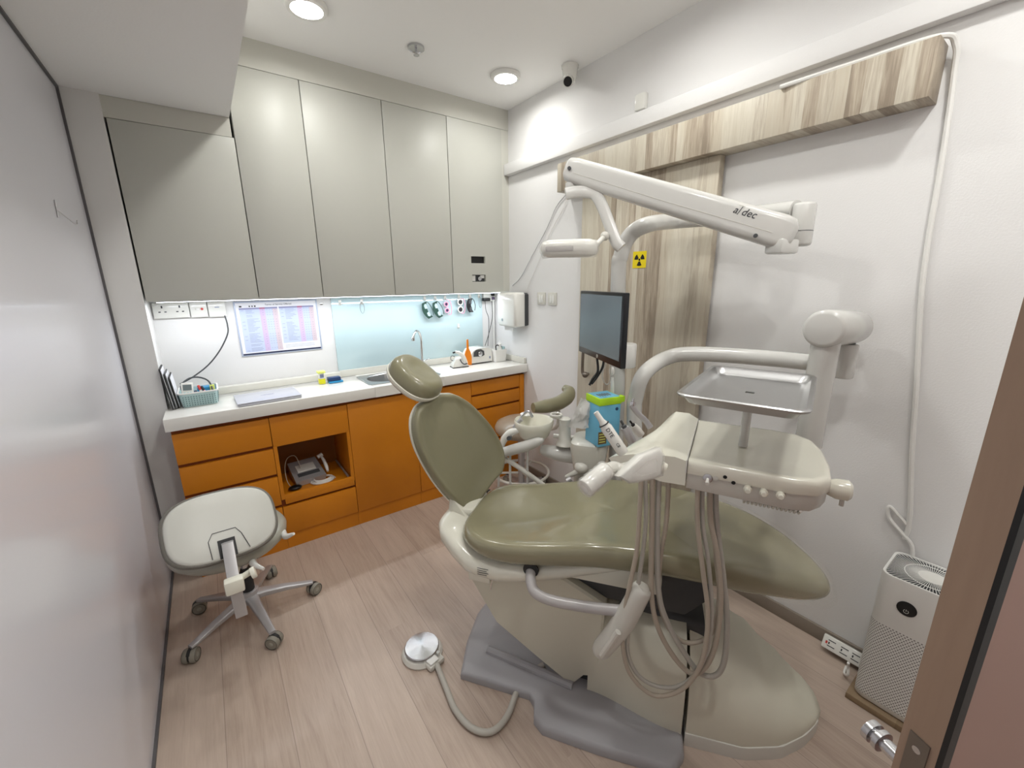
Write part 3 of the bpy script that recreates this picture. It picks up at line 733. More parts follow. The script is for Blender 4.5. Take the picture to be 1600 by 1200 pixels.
for y, lab in ((-.555, 'small square grey-white light switch, left of the pair on the right wall'), (-.665, 'small square grey-white light switch, right of the pair on the right wall')):
    t = T('light_switch', lab, 'light switch', (-.005, y, 1.28), 'pair of light switches')
    M().box((-.009, y-.04, 1.278), (-.0005, y+.04, 1.358), 'upstand', .002).build('face_plate', t)
    for k in (-1, 1): M().box((-.013, y+k*.012-.011, 1.292), (-.009, y+k*.012+.011, 1.344), 'white_gloss', .002).build('rocker', t)
t = T('wall_hook', 'bent wire hook on the glossy left partition', 'hook', (XL+.01, -.66, 1.66))
b = M(); hx = XL+.002
b.tube([(hx, -.70, 1.70), (hx, -.715, 1.645)], .002, 'alu', 6); b.tube([(hx, -.70, 1.67), (hx+.012, -.64, 1.65), (hx+.018, -.58, 1.64), (hx+.02, -.565, 1.655)], .0018, 'alu', 6, 4); b.build('wire', t)

# ================================================================ SLIDING WOOD PANEL + PELMET
t = T('sliding_door', 'pale striped wood sliding door panel on the right wall', 'door', (-.03, -1.34, .01))
M().box((-.05, -1.728, .02), (-.014, -.955, 1.924), 'panel_wood', .001).build('door_leaf', t)
b = M(); b.tube([(-.052, -1.03, 1.05), (-.08, -1.03, 1.05), (-.085, -1.03, 1.02), (-.085, -1.03, .91), (-.08, -1.045, .895), (-.052, -1.045, .893)], .009, 'bronze', 10, 4); b.sph((-.082, -1.05, .893), .018, 'bronze'); b.build('pull_handle', t)
tag(M().box((-.1, -2.345, 1.925), (-.0005, -.80, 2.073), 'panel_wood', .0012).build('wood_pelmet'), 'long horizontal pale striped wood pelmet covering the sliding door track', 'pelmet')
# radiation sign
t = T('radiation_sign', 'yellow square radiation warning sticker with black trefoil on the wood panel', 'sign', (-.052, -1.362, 1.49))
gf = frame((-.0508, -1.362, 1.530), -Y, Z)
M().box((-.04, -.04, 0), (.04, .04, .0006), 'sign_yellow', 0, gf).build('sticker', t)
b = M()
b.prism([(.0055*math.cos(a), .0055*math.sin(a)) for a in [2*math.pi*k/20 for k in range(20)]], .0012, 'black', gf, .0006)
for a0 in (30, 150, 270):
    a = [math.radians(a0-28+56*k/8) for k in range(9)]
    # blades: upper two and the lower one
    b.prism([(.030*math.cos(q), .030*math.sin(q)) for q in a]+[(.009*math.cos(q), .009*math.sin(q)) for q in reversed(a)], .0012, 'black', gf, .0006)
b.build('trefoil', t)
# cables on the right wall
pc = [(-.108, -1.95, 2.075), (-.08, -2.15, 2.082), (-.06, -2.33, 2.085), (-.03, -2.365, 2.06), (-.012, -2.372, 1.98), (-.009, -2.385, 1.767), (-.009, -2.400, 1.438), (-.009, -2.441, 1.097), (-.009, -2.466, .884), (-.009, -2.50, .64), (-.009, -2.50, .56)]
tag(M().tube([V(p)+V((0, -.0, 0)) for p in pc], .0075, 'white_plastic', 8, 8).build('wall_cable'), 'white cable running over the pelmet and down the right wall to the purifier', 'cable')
tag(M().tube([(-.008, -2.50, .61), (-.012, -2.47, .64), (-.014, -2.445, .66), (-.012, -2.45, .62), (-.014, -2.485, .585), (-.012, -2.52, .55), (-.012, -2.53, .50)], .006, 'white_plastic', 8, 8).build('cable_loop'), 'small white cable loop against the wall above the air purifier', 'cable')
tag(M().tube([(-.006, -.78, 1.93), (-.006, -.69, 1.87), (-.006, -.60, 1.75), (-.006, -.45, 1.59), (-.006, -.33, 1.46), (-.006, -.23, 1.40)], .0022, 'steel', 6, 8).build('thin_wall_cable'), 'thin grey cable slanting down the wall from pelmet to towel dispenser', 'cable')
tag(M().tube([(-.006, -.80, 1.95), (-.006, -.76, 1.86), (-.006, -.64, 1.73), (-.006, -.50, 1.52), (-.006, -.40, 1.38)], .0016, 'white_plastic', 6, 8).build('thin_wall_cable'), 'thin white cable slanting beside the grey one from the pelmet', 'cable')
# ================================================================ DENTAL CHAIR
t = T('dental_chair', 'olive dental chair with cream shell and grey floor plate in the middle of the room', 'dental chair', CH(-.2, 0, 0))
DC = t
def st3(pts, z0, z1, m, mt, tops=None):
    return m.loft([[CH(s, tt, z0) for s, tt in pts], [CH(s, tt, z1) for s, tt in pts]], mt)
b = M()
plate_o = [(-.765, -.235), (-.80, -.10), (-.815, .05), (-.79, .20), (-.6, .24), (.0, .24), (.0, -.28), (-.035, -.335), (-.25, -.34), (-.43, -.335), (-.465, -.31), (-.478, -.26), (-.50, -.236)]
cxp = (-.4, -.03)
b.loft([[CH(cxp[0]+(s-cxp[0])*k, cxp[1]+(u-cxp[1])*k, z) for s, u in plate_o] for k, z in ((1.0, .001), (1.0, .022), (.985, .032), (.96, .036))], 'plate_grey')
b.build('floor_plate', t, ang=40)
b = M(); b.tube([CH(-.70, -.12, .037), CH(-.5, -.15, .04), CH(-.36, -.17, .04)], .016, 'plate_grey', 10); b.build('plate_rib', t)
# front cover (whale back)
def dome(srange, wf, hf, z0, zw, m, mt, t0=.01, n=22, p=2.6, ns=16):
    rings = []
    for i in range(ns+1):
        s = srange[0]+(srange[1]-srange[0])*i/ns; w = max(wf(s), .004); h = hf(s)
        r = [CH(s, t0-w, z0)]
        for k in range(n+1):
            a = math.pi*k/n; c, q = -math.cos(a), math.sin(a)
            r.append(CH(s, t0+w*math.copysign(abs(c)**(2/p), c), zw+(h-zw)*abs(q)**(2/p)))
        r.append(CH(s, t0+w, z0)); rings.append(r)
    return m.loft(rings, mt)
wtab = [(0, .235), (.17, .228), (.28, .19), (.36, .13), (.41, .075), (.44, .02)]
def wfun(s):
    for (a, u), (c, w) in zip(wtab, wtab[1:]):
        if s <= c: q = (s-a)/(c-a); return u+(w-u)*q
    return wtab[-1][1]
htab = [(0, .34), (.1, .31), (.2, .25), (.3, .165), (.38, .10), (.44, .06)]
b = M(); dome((.006, .43), wfun, lambda s: interp(s, htab), .012, .055, b, 'base_white', p=2.2)
b.build('front_cover', t, ang=60)
b = M(); dome((.004, .415), lambda s: wfun(s)+.004, lambda s: .05, .0, .045, b, 'dent_grey', p=6); b.build('cover_skirt', t)
b = M(); dome((-.31, -.006), lambda s: interp(s, [(-.31, .175), (-.02, .233)]), lambda s: interp(s, [(-.31, .37), (0, .345)]), .03, .05, b, 'base_white', p=3.2); b.build('middle_cover', t, ang=50)
b = M(); dome((-.22, .05), lambda s: .105, lambda s: interp(s, [(-.2, .40), (.05, .352)]), .30, .31, b, 'charcoal', p=4); b.build('top_insert', t, ang=50)
# lift arm cover
b = M(); poly = [(-.78, .46), (-.74, .38), (-.65, .225), (-.50, .12), (-.365, .03), (-.325, .085), (-.27, .10), (-.262, .40), (-.40, .47), (-.6, .5)]
rings = []
for tt, k in ((-.165, .96), (-.158, .995), (-.14, 1), (.14, 1), (.158, .995), (.165, .96)):
    rings.append([CH(-.5+(s+.5)*k, tt, .28+(z-.28)*k) for s, z in poly])
b.loft(rings, 'base_white'); b.build('lift_cover', t, ang=40)
b = M(); b.box((-.06, -.014, 0), (.06, .014, .05), 'dark', .004, frame(CH(-.33, -.12, .04), CA, CN)); b.build('hinge_block', t)
# dark underside mechanism
b = M(); b.loft([[CH(s, tt, z) for s, z in ((-.5, .44), (-.30, .40), (-.02, .40), (.05, .48), (.04, .56), (-.4, .54))] for tt in (-.13, .13)], 'charcoal'); b.build('lift_mechanism', t)
# seat shell (cream)
def sxy(sc, poly, c): return [(c[0]+(x-c[0])*sc, c[1]+(y-c[1])*sc) for x, y in poly]
shell = []
def shell_ring(s, w, zb, zt, n=20):
    r = []
    for k in range(n):
        a = 2*math.pi*k/n; c, q = math.cos(a), math.sin(a)
        r.append(CH(s, w*math.copysign(abs(c)**.55, c), (zb+zt)/2+(zt-zb)/2*math.copysign(abs(q)**.6, q)))
    return r
b = M()
b.loft([shell_ring(s, w, zb, zt) for s, w, zb, zt in ((-.895, .08, .53, .555), (-.885, .12, .515, .57), (-.86, .155, .49, .572), (-.80, .19, .455, .556), (-.74, .215, .43, .53), (-.70, .222, .43, .515), (-.62, .225, .425, .51), (-.5, .215, .445, .525), (-.38, .21, .49, .56), (-.25, .20, .54, .585), (-.14, .17, .575, .59))], 'dent_white')
sh = b.build('seat_shell', t, ang=60)
b = M(); lf2 = frame(CH(-.665, -.2255, .478), CA, Z)
for k in range(4): b.box((-.022, .012-k*.008, 0), (.018-.006*(k % 2), .0135-k*.008, .0012), 'ink', 0, lf2)
b.build('rating_label', sh)
b = M(); b.box((-.04, -.015, 0), (.04, .015, .035), 'dent_white', .003, frame(CH(-.70, -.17, .40), CA, CN)); b.cyl(CH(-.655, -.19, .385), CH(-.645, -.19, .43), .003, 'chrome'); b.build('limit_bracket', t)
b = M(); dome((-.42, -.10), lambda s: .20, lambda s: .585, .50, .51, b, 'dent_white', p=4); b.build('front_shell', t)
# seat cushion
so = [(-.795, 0), (-.79, .10), (-.765, .165), (-.72, .205), (-.65, .228), (-.5, .240), (-.3, .242), (-.1, .232), (.08, .215), (.2, .185), (.3, .135), (.36, .08), (.388, .038), (.396, 0)]
so = so + [(s, -u) for s, u in so[-2:0:-1]]
sp_ = catmull([V((s, u, 0)) for s, u in so], 3, True); so2 = [(p.x, p.y) for p in sp_]
ztop = [(-.81, .585), (-.7, .588), (-.6, .592), (-.45, .62), (-.3, .652), (-.1, .662), (.05, .65), (.2, .622), (.3, .588), (.41, .53)]
def zs(s): 
    for (a, u), (c, w) in zip(ztop, ztop[1:]):
        if s <= c: return u+(w-u)*(s-a)/(c-a) if s >= a else u
    return ztop[-1][1]
def seatp(u, v, h):
    w = 1-min(1, max(0, (abs(v))/.24))
    dip = .040*math.exp(-((u+.56)/.17)**2-((v)/.13)**2)
    ridge = .012*math.exp(-((u+.33)/.06)**2)*math.exp(-(v/.16)**2)
    zz = zs(u)+h
    if h > -.012: zz += -dip+ridge
    return CH(u, v, zz)
b = M()
cxs = (-.25, 0)
prof = [(.80, .80, -.075), (.90, .90, -.078), (.965, .95, -.066), (.99, .985, -.045), (1, 1, -.025), (.99, .985, -.008), (.97, .95, .003), (.94, .90, .007), (.89, .83, .006), (.82, .74, .002), (.72, .62, 0), (.6, .5, 0), (.46, .38, 0), (.3, .25, 0), (.15, .12, 0), (.02, .02, 0)]
b.loft([[seatp(cxs[0]+(x-cxs[0])*a, y*c, h) for x, y in so2] for a, c, h in prof], 'olive_seat')
b.build('seat_cushion', t, ang=80, sub=1)
# clear wrap over the foot end
b = M(); b.loft([[seatp(cxs[0]+(x-cxs[0])*a, y*c, h+.004+.004*math.sin(i*.9)) for i, (x, y) in enumerate(so2) if x > -.02] for a, c, h in ((1.03, 1.10, -.05), (1.02, 1.03, -.02), (1.0, 1.0, .004), (.94, .9, .010), (.82, .7, .005), (.6, .4, .003), (.3, .1, .002))], 'wrap_thin', cap=False)
b.build('foot_end_wrap', t, ang=80)
# backrest
al, ps = math.radians(15), math.radians(-25)
A2 = CA*math.cos(ps)+CN*math.sin(ps); N2 = -CA*math.sin(ps)+CN*math.cos(ps)
UP = -A2*math.sin(al)+Z*math.cos(al); NN = A2*math.cos(al)+Z*math.sin(al)
P0 = CH(-.80, 0, .543)
bo = [(0, -.026), (.040, .012), (.142, .073), (.207, .105), (.232, .184), (.198, .298), (.125, .410), (.06, .470), (.012, .485), (-.03, .490), (-.085, .478), (-.132, .462), (-.166, .415), (-.173, .333), (-.144, .227), (-.100, .13), (-.045, .045)]
bo2 = [(p.x, p.y) for p in catmull([V((u, v, 0)) for u, v in bo], 6, True)]
bc = (.02, .27)
def backp(u, v, h):
    d = ((u-bc[0])/.2)**2
    cr = 0
    if h > -.002:
        for u0, sl, wd, dp in ((-.095, -.10, .008, .006), (-.06, -.16, .010, .005), (.06, .22, .012, .005), (-.13, .02, .007, .004)):
            cr -= dp*math.exp(-((u-u0-(.40-v)*sl)/wd)**2)*max(0, min(1, (v-.18)/.15))*max(0, min(1, (.47-v)/.05))
        cr -= .010*math.exp(-(u/.07)**2-((v-.46)/.05)**2)
    return P0+N2*u+UP*v+NN*(h+cr+.012*min(d, 1.2)-.012)
b = M(); b.loft([[backp(bc[0]+(u-bc[0])*k, bc[1]+(v-bc[1])*k, h) for u, v in bo2] for k, h in ((.93, -.03), (.985, -.028), (1, -.014), (.99, .002), (.965, .010), (.93, .012), (.89, .009), (.84, .005), (.78, .003), (.70, .001), (.62, 0), (.54, 0), (.46, 0), (.38, 0), (.28, 0), (.18, 0), (.03, 0))], 'olive')
b.build('backrest_cushion', t, ang=80, sub=1)
b = M(); b.loft([[backp(bc[0]+(u-bc[0])*k, bc[1]+(v-bc[1])*k, h) for u, v in bo2] for k, h in ((.2, -.065), (.7, -.062), (.92, -.052), (1.005, -.034), (1.02, -.026), (1.012, -.020), (.95, -.022))], 'dent_white')
b.build('backrest_shell', t, ang=60)
kp = [(704, 768), (702, 795), (708, 818), (721, 833), (742, 837), (753, 818), (749, 806), (736, 808), (727, 800), (715, 784)]
b = M(); b.loft([[ST(x, y, -.035)+CN*q+ (sum([ST(a_, b_, -.035) for a_, b_ in kp], V())/len(kp)-ST(x, y, -.035))*g_ for x, y in kp] for q, g_ in ((-.012, .10), (-.008, .02), (.02, 0), (.03, .1))], 'dent_white'); b.build('back_bracket', t, ang=50)
b = M(); b.box((-.05, -.06, -.02), (.05, .10, .012), 'dent_white', .01, frame(CH(-.83, .02, .572), CA, CN)); b.build('back_hinge', t)
# headrest
E1 = V((CA.x*.2, CA.y*.2, -.15)).normalized(); E2 = (CN*math.cos(.1)+E1*math.sin(.0)).normalized(); HN = E1.cross(E2).normalized()
hc = ST(651, 588, 0)
def headp(u, v, h): return hc+E1*u+E2*v+HN*(h-.35*u*u*0-1.0*v*v)
ho = ellipse(.108, .094, 44, 2.4)
b = M(); b.loft([[headp(u*k, v*k, h) for u, v in ho] for k, h in ((.9, -.022), (.98, -.018), (1, -.004), (.97, .014), (.9, .028), (.78, .037), (.6, .037), (.4, .031), (.2, .028), (.03, .028))], 'olive')
hp = b.build('headrest', t, ang=80, sub=1)
b = M(); b.loft([[headp(u*k, v*k, h) for u, v in ho] for k, h in ((.2, -.048), (.7, -.046), (.93, -.036), (1.01, -.022), (1.015, -.014), (.97, -.012))], 'dent_white'); b.build('headrest_shell', hp, ang=60)
b = M(); b.sph(hc-HN*.055-E1*.0, (.045, .035, .03), 'charcoal'); b.cyl(hc-HN*.05+E1*.05, P0+N2*.0+UP*.46-NN*.03, .012, 'dark'); b.build('headrest_knob', t)
# swing-down armrest on the near side
b = M(); b.tube([ST(830, 888, -.20), ST(829, 905, -.24), ST(836, 925, -.27), ST(862, 938, -.28), ST(915, 948, -.28), ST(975, 955, -.28)], .0165, 'tube_grey', 14, 8); b.build('armrest_tube', t)
b = M(); b.lathe([(.02, 0), (.026, 0), (.026, .006), (.018, .008)], ST(830, 889, -.21), -CN, 'dark'); b.build('socket_ring', t)
a0, a1 = ST(942, 1012, -.30), ST(1000, 925, -.30)
b = M(); b.tube([a0+(a0-a1)*.12, a0+(a0-a1)*.09, a0, a0+(a1-a0)*.5+V((.01, 0, -.012)), a1, a1+(a1-a0)*.09, a1+(a1-a0)*.12], [.004, .02, .029, .032, .029, .018, .004], 'dent_grey', 16, 4); b.build('armrest_pad', t, ang=60)
b = M(); q = (a1-a0)*.5; b.tube([a0+CN*-.028+(a1-a0)*.0, a0+CN*-.031+q*.9], .009, 'dent_grey', 10); b.build('pad_inlay', t)

# foot pedal
fp = W(660, 1020, 'z', 0)
t = T('foot_pedal', 'round chrome foot pedal on the floor in front of the chair, with a grey hose', 'foot pedal', (fp.x, fp.y, 0))
fd = (W(683, 1042, 'z', 0)-fp); fd.z = 0; fd.normalize()
b = M(); b.lathe([(.078, .001), (.08, .008), (.072, .020), (.06, .022)], fp, Z, 'dent_grey', 36)
b.box((.03, -.035, .001), (.10, .035, .024), 'dent_grey', .008, frame(fp, fd, Z.cross(fd))); b.build('base', t)
pm = MATS.get('spun')
spn = mat('spun', '#c9c9cb', .26, 1); sn = spn.node_tree; tg = sn.nodes.new('ShaderNodeTangent'); tg.direction_type = 'RADIAL'; tg.axis = 'Z'
sn.nodes['Principled BSDF'].inputs['Anisotropic'].default_value = .85; sn.links.new(tg.outputs[0], sn.nodes['Principled BSDF'].inputs['Tangent'])
M().lathe([(.02, .02), (.064, .030), (.067, .034), (.064, .037), (.001, .042)], fp, Z, 'spun', 48).build('pedal_disc', t)
b = M(); b.box((.062, -.028, .024), (.094, .012, .031), 'white_plastic', .004, frame(fp, fd, Z.cross(fd))); b.cyl(fp+fd*.075+Z*.024+Z.cross(fd)*.022, fp+fd*.075+Z*.04+Z.cross(fd)*.022, .007, 'chrome'); b.build('switch_block', t)
hp_ = [fp+fd*.09+Z*.014]+[W(x, y, 'z', .013) for x, y in ((697, 1075), (712, 1110), (738, 1138), (768, 1143), (792, 1120), (806, 1085), (820, 1060))]+[W(850, 1038, 'z', .045)]
M().tube(hp_, .0105, 'tube', 12, 8).build('hose', t)

# ================================================================ DELIVERY UNIT
t = T('delivery_unit', 'cream instrument delivery unit on a jointed white arm over the dental chair', 'delivery unit', CH(-.2, .32, 0))
DU = t
ua = .0265
pA = [CH(-.19, .30, .05), CH(-.19, .31, .55), ST(991, 650, .34), ST(993, 622, .345), ST(1006, 585, .35), P(1040, 560, 1.72), P(1085, 553, 1.68), P(1200, 560, 1.52), P(1308, 571, 1.40)]
M().tube(pA, [.030, .030, .030, .030, .030, .030, .030, .029, .028], 'arm_white', 18, 8).build('lower_arm', t, ang=60)
j0, j1 = P(1314, 590, 1.38), P(1320, 535, 1.38)
M().cyl(j0, V((j0.x, j0.y, j1.z)), .032, 'arm_white', 28, .006).build('elbow_post', t)
M().cyl(V((j0.x, j0.y, j1.z)), V((j0.x, j0.y, j1.z+.03)), .022, 'charcoal', 20).build('elbow_pivot', t)
c0 = P(1286, 514, 1.18); c1 = V((j0.x, j0.y, j1.z+.052)) + (V((j0.x, j0.y, 0))-V((c0.x, c0.y, 0))).normalized()*.03
M().cyl(c0, c1, .054, 'arm_white', 40, .012).build('elbow_housing', t, ang=50)
pb = P(1258, 688, 1.21); pt = V((pb.x, pb.y, c0.z-.01))
pc_ = c0+(c1-c0).normalized()*.045
M().tube([V((pc_.x, pc_.y, c0.z-.02)), V((pc_.x, pc_.y, .925))], .036, 'arm_white', 24).build('upper_post', t)
# head
ho_ = V((-.70, -2.28, 0)); hu = V((.443, -.897, 0)).normalized(); hv = V((.897, .443, 0)).normalized()
def HD(u, v, z): return ho_+hu*u+hv*v+Z*z
HT = 1.0
head_o = [(-.16, -.175), (.06, -.182), (.105, -.170), (.132, -.135), (.142, -.06), (.142, .05), (.13, .12), (.10, .155), (.04, .168), (-.16, .172)]
def hring(k, z, du=0): return [HD(-.01+(u+.01)*(k if u > -.15 else 1), v*k, z) for u, v in head_o]
b = M(); b.loft([hring(.99, HT-.034), hring(1.0, HT-.024), hring(1.0, HT-.010), hring(.985, HT-.002), hring(.95, HT+.001), hring(.90, HT+.001), hring(.84, HT-.002), hring(.4, HT-.003)], 'dent_white'); b.build('work_surface', t, ang=50)
b = M(); b.loft([hring(.80, HT-.082), hring(.93, HT-.078), hring(.97, HT-.06), hring(.975, HT-.035)], 'dent_grey'); hh = b.build('lower_housing', t, ang=50)
# ribbed grip under near edge
b = M()
for k in range(14): b.tube([HD(-.03+k*.0085, -.165, HT-.078), HD(-.03+k*.0085, -.15, HT-.092), HD(-.03+k*.0085, -.12, HT-.092)], .003, 'dent_grey', 6)
b.build('grip_ribs', hh)
def onface(px, py):   # front face plane v=-.176
    d = ray(px, py); k = ((ho_+hv*-.176)-CAM).dot(hv)/d.dot(hv); return CAM+d*k
for px, py in ((1168, 763), (1193, 768), (1219, 772)):
    q = onface(px, py); M().lathe([(.009, 0), (.009, .008), (.0065, .010), (.0065, .016), (.005, .018)], q, -hv, 'dent_white', 16).build('control_knob', t)
q = onface(1106, 747); b = M(); b.lathe([(.011, -.002), (.011, .003), (.008, .004)], q, -hv, 'steel', 20); b.lathe([(.0035, .003), (.0045, .02)], q, (-hv-Z*.35).normalized(), 'white_gloss', 10); b.build('toggle_switch', t)
b = M()
for px, py, r in ((1133, 745, .0045), (1146, 754, .0045)): b.cyl(onface(px, py), onface(px, py)-hv*.002, r, 'black', 16)
b.lathe([(.006, 0), (.006, .0015), (.0045, .0015)], onface(1118, 747), -hv, 'dent_grey', 16); b.build('indicator', t)
# right end knob
b = M(); q = HD(.135, -.08, HT-.045); b.lathe([(.016, 0), (.02, .01), (.024, .02), (.024, .042), (.018, .048)], q, hu, 'dent_white', 20); b.cyl(q+hu*.035, q+hu*.035-Z*.04, .005, 'dent_grey', 10); b.build('brake_knob', t)
# holder section: left part sweeping to a thin lip
b = M(); rings = []
for i in range(13):
    k = i/12; v = -.178+k*.355
    ul = -.355+k*.10 + .03*(2*k-1)**4*0
    sec = [(-.162, HT+.0), (-.19, HT+.006+.010*k), (-.23, HT+.004+.012*k), ((ul-.23)/2-.0, HT-.006+.010*k), (ul+.012, HT-.022+.004*k), (ul, HT-.030), (ul+.006, HT-.038), (ul+.05, HT-.052), (-.22, HT-.068), (-.162, HT-.066)]
    f = .985 if i in (0, 12) else 1
    rings.append([HD(u, v+ (.0), HT-.03+(z-HT+.03)*f) for u, z in sec])
b.loft(rings, 'dent_white'); b.build('instrument_holder', t, ang=45)
b = M(); b.tube([HD(-.163, -.181, HT-.030), HD(-.163, -.179, HT+.0012), HD(-.163, 0, HT+.0005), HD(-.163, .170, HT+.0012)], .002, 'dent_grey', 6); b.build('seam_strip', t)
# touch pad wing with plastic
wA = [P(966, 744, .845), P(1000, 712, .86), P(1030, 700, .875), P(1034, 712, .875), P(1031, 742, .87), P(1018, 748, .865), P(984, 754, .85)]
nrm = (wA[1]-wA[0]).cross(wA[4]-wA[0]).normalized()
if nrm.dot(CAM-wA[0]) < 0: nrm = -nrm
ctr = sum(wA, V())/len(wA)
b = M(); b.loft([[ctr+(p-ctr)*k+nrm*h for p in wA] for k, h in ((.9, -.022), (1, -.016), (1.02, 0), (.97, .006), (.85, .008))], 'white_gloss'); tp = b.build('touch_pad', t, ang=50)
b = M(); b.loft([[ctr+(p-ctr)*k+nrm*(h+.002*math.sin(i*2.3)) for i, p in enumerate(wA)] for k, h in ((1.05, -.018), (1.07, .002), (1.0, .011), (.5, .012))], 'wrap', cap=False); b.build('plastic_cover', tp, ang=80)
b = M(); b.cyl(P(1031, 728, .88), P(1038, 732, .88), .012, 'dent_white'); b.build('pad_hinge', tp)
# handle
h0, h1 = P(948, 734, .86), P(914, 763, .83)
b = M(); b.tube([HD(-.28, -.12, HT-.05), P(972, 733, .90), P(960, 730, .88), h0], .013, 'dent_grey', 14, 4); b.build('handle_bracket', t)
b = M(); b.cyl(h0, h1, .0185, 'white_gloss', 28, .003); b.build('handle', t)
b = M(); ax = (h1-h0); L = ax.length
b.lathe([(.021+.0015*math.sin(k*2.1), L*(k/14)) for k in range(15)]+[(.0205, L*1.03), (.01, L*1.04)], h0, ax, 'wrap', 26, cap=False); b.build('plastic_sleeve', t, ang=80)
# hoses
hoses = [
 [(1001, 758), (996, 850), (986, 905), (977, 950), (973, 1005), (984, 1052), (1018, 1085), (1056, 1082), (1084, 1058), (1100, 1020), (1106, 960), (1098, 890), (1090, 820), (1089, 768)],
 [(1007, 758), (1009, 815), (1002, 880), (992, 945), (980, 1005), (990, 1045), (1015, 1068), (1052, 1074), (1084, 1056), (1104, 1018), (1112, 960), (1107, 880), (1098, 820), (1096, 768)],
 [(1018, 758), (1018, 850), (1018, 930), (1028, 980), (1052, 1025), (1080, 1052), (1102, 1042), (1118, 1005), (1126, 940), (1121, 870), (1110, 810), (1108, 768)],
 [(1028, 758), (1027, 850), (1030, 930), (1044, 975), (1066, 1015), (1092, 1050), (1116, 1056), (1131, 1035), (1136, 975), (1130, 900), (1120, 820), (1116, 768)],
 [(1044, 756), (1041, 815), (1032, 870), (1029, 930), (1040, 972), (1062, 1000), (1090, 1003), (1114, 985), (1124, 930), (1118, 860), (1112, 768)]]
for i, hpx in enumerate(hoses):
    pts = []
    n = len(hpx)-1
    for k, (x, y) in enumerate(hpx):
        tt = -.405+.012*i - .0*k
        f = k/n
        tt = (-.315+.010*i) + .02*f
        pts.append(ST(x, y, tt))
    pts[0].z += .028; pts[-1].z += .02
    M().tube(pts, (.0062, .0058, .0072, .0076, .0064)[i], 'tube' if i % 2 else 'tube2', 10, 8).build('hose', t, ang=60)
# tray support + tray
tc = V((-.726, -2.248, 1.17))
M().tube([tc+V((0, 0, -.028)), V((tc.x, tc.y, HT))], .011, 'arm_white', 12).build('tray_post', t)
M().tube([V((pc_.x, pc_.y, .93)), HD(.06, .05, .93)], .016, 'arm_white', 14).build('head_bracket', t)
b = M(); b.box((-.09, -.06, -.034), (.09, .06, -.027), 'arm_white', .002, frame(tc, (.955, .296, 0), (-.296, .955, 0))); b.build('tray_plate', t)
tf3 = frame(tc, (.955, .296, 0), (-.24, .97, 0))
b = M(); rr = []
for w, h, r, z in ((.412, .262, .03, -.006), (.418, .268, .032, -.001), (.412, .262, .03, .002), (.396, .246, .026, .001), (.392, .242, .024, -.004), (.376, .226, .022, -.016), (.366, .216, .020, -.0215), (.35, .20, .018, -.0225), (.02, .02, .004, -.0225)):
    rr.append([tf3 @ V((x, y, z)) for x, y in rrect(w, h, r, 6)])
for w, h, r, z in ((.02, .02, .004, -.0245), (.370, .220, .022, -.0240), (.396, .246, .026, -.006)):
    rr.append([tf3 @ V((x, y, z)) for x, y in rrect(w, h, r, 6)])
b.loft(rr, 'steel_brushed', cap=False, closed=True); ob = b.build('instrument_tray', ang=50)
tag(ob, 'empty rectangular stainless steel instrument tray on a post above the delivery unit', 'tray')
# instruments in the holder
def hand(name, a, c, r0, r1, mt, lab, extra=None):
    a = V(a); c = V(c); L = (c-a).length
    t = T(name, lab, 'dental handpiece', a)
    M().lathe([(r0*.9, 0), (r0, L*.05), (r0, L*.62), (r1*1.1, L*.8), (r1, L)], a, c-a, mt, 18).build('body', t); return t, a, c
t2, a, c = hand('scaler_handpiece', P(974, 708, .95), P(931, 644, .945), .0135, .006, 'white_gloss', 'white scaler handpiece with a black ring and printed letters, nearest in the holder')
ax = (c-a).normalized(); L = (c-a).length
M().lathe([(.0137, 0), (.0137, .002)], a+ax*L*.72+ax*0, ax, 'black', 18).build('ring', t2) if False else M().lathe([(.0128, 0), (.0120, .002)], a+ax*L*.70, ax, 'black', 18).build('ring', t2)
fwd = (CAM-(a+c)/2).normalized(); up_ = ax.cross(fwd).normalized()
tfm = frame(a+ax*L*.42+fwd.cross(ax).cross(ax).normalized()*0 + (fwd-ax*fwd.dot(ax)).normalized()*.0137, -ax, (fwd.cross(-ax)))
b = M(); text(b, 'DTE', .013, tfm @ Matrix.Translation((-.012, 0, 0)), 'ink', .0003); text(b, 'CE', .009, tfm @ Matrix.Translation((.022, 0, 0)), 'ink', .0003); b.build('lettering', t2)
t2, a, c = hand('handpiece_connector', P(988, 690, .99), P(976, 668, .985), .011, .0095, 'alu', 'grey hose connector standing in the holder, second from the front')
M().lathe([(.006, 0), (.006, .006), (.003, .008), (.003, .02)], c, c-a, 'charcoal', 12).build('tip', t2)
t2, a, c = hand('handpiece_connector', P(1002, 680, 1.05), P(990, 665, 1.045), .010, .008, 'dent_grey', 'small connector with a black tip in the holder, between connector and drill')
M().lathe([(.005, 0), (.005, .005), (.0025, .006), (.0025, .016)], c, c-a, 'black', 12).build('tip', t2)
t2 = T('dental_drill', 'grey angled dental handpiece leaning out of the far end of the holder', 'dental handpiece', P(1012, 665, 1.12))
M().tube([P(1016, 668, 1.12), P(1008, 657, 1.12), P(996, 645, 1.12), P(986, 632, 1.12)], [.009, .008, .0075, .008], 'alu', 14, 5).build('body', t2)
M().lathe([(.008, 0), (.008, .012), (.003, .014), (.003, .022)], P(988, 635, 1.12), (P(990, 622, 1.12)-P(988, 635, 1.12)), 'steel', 12).build('head', t2)

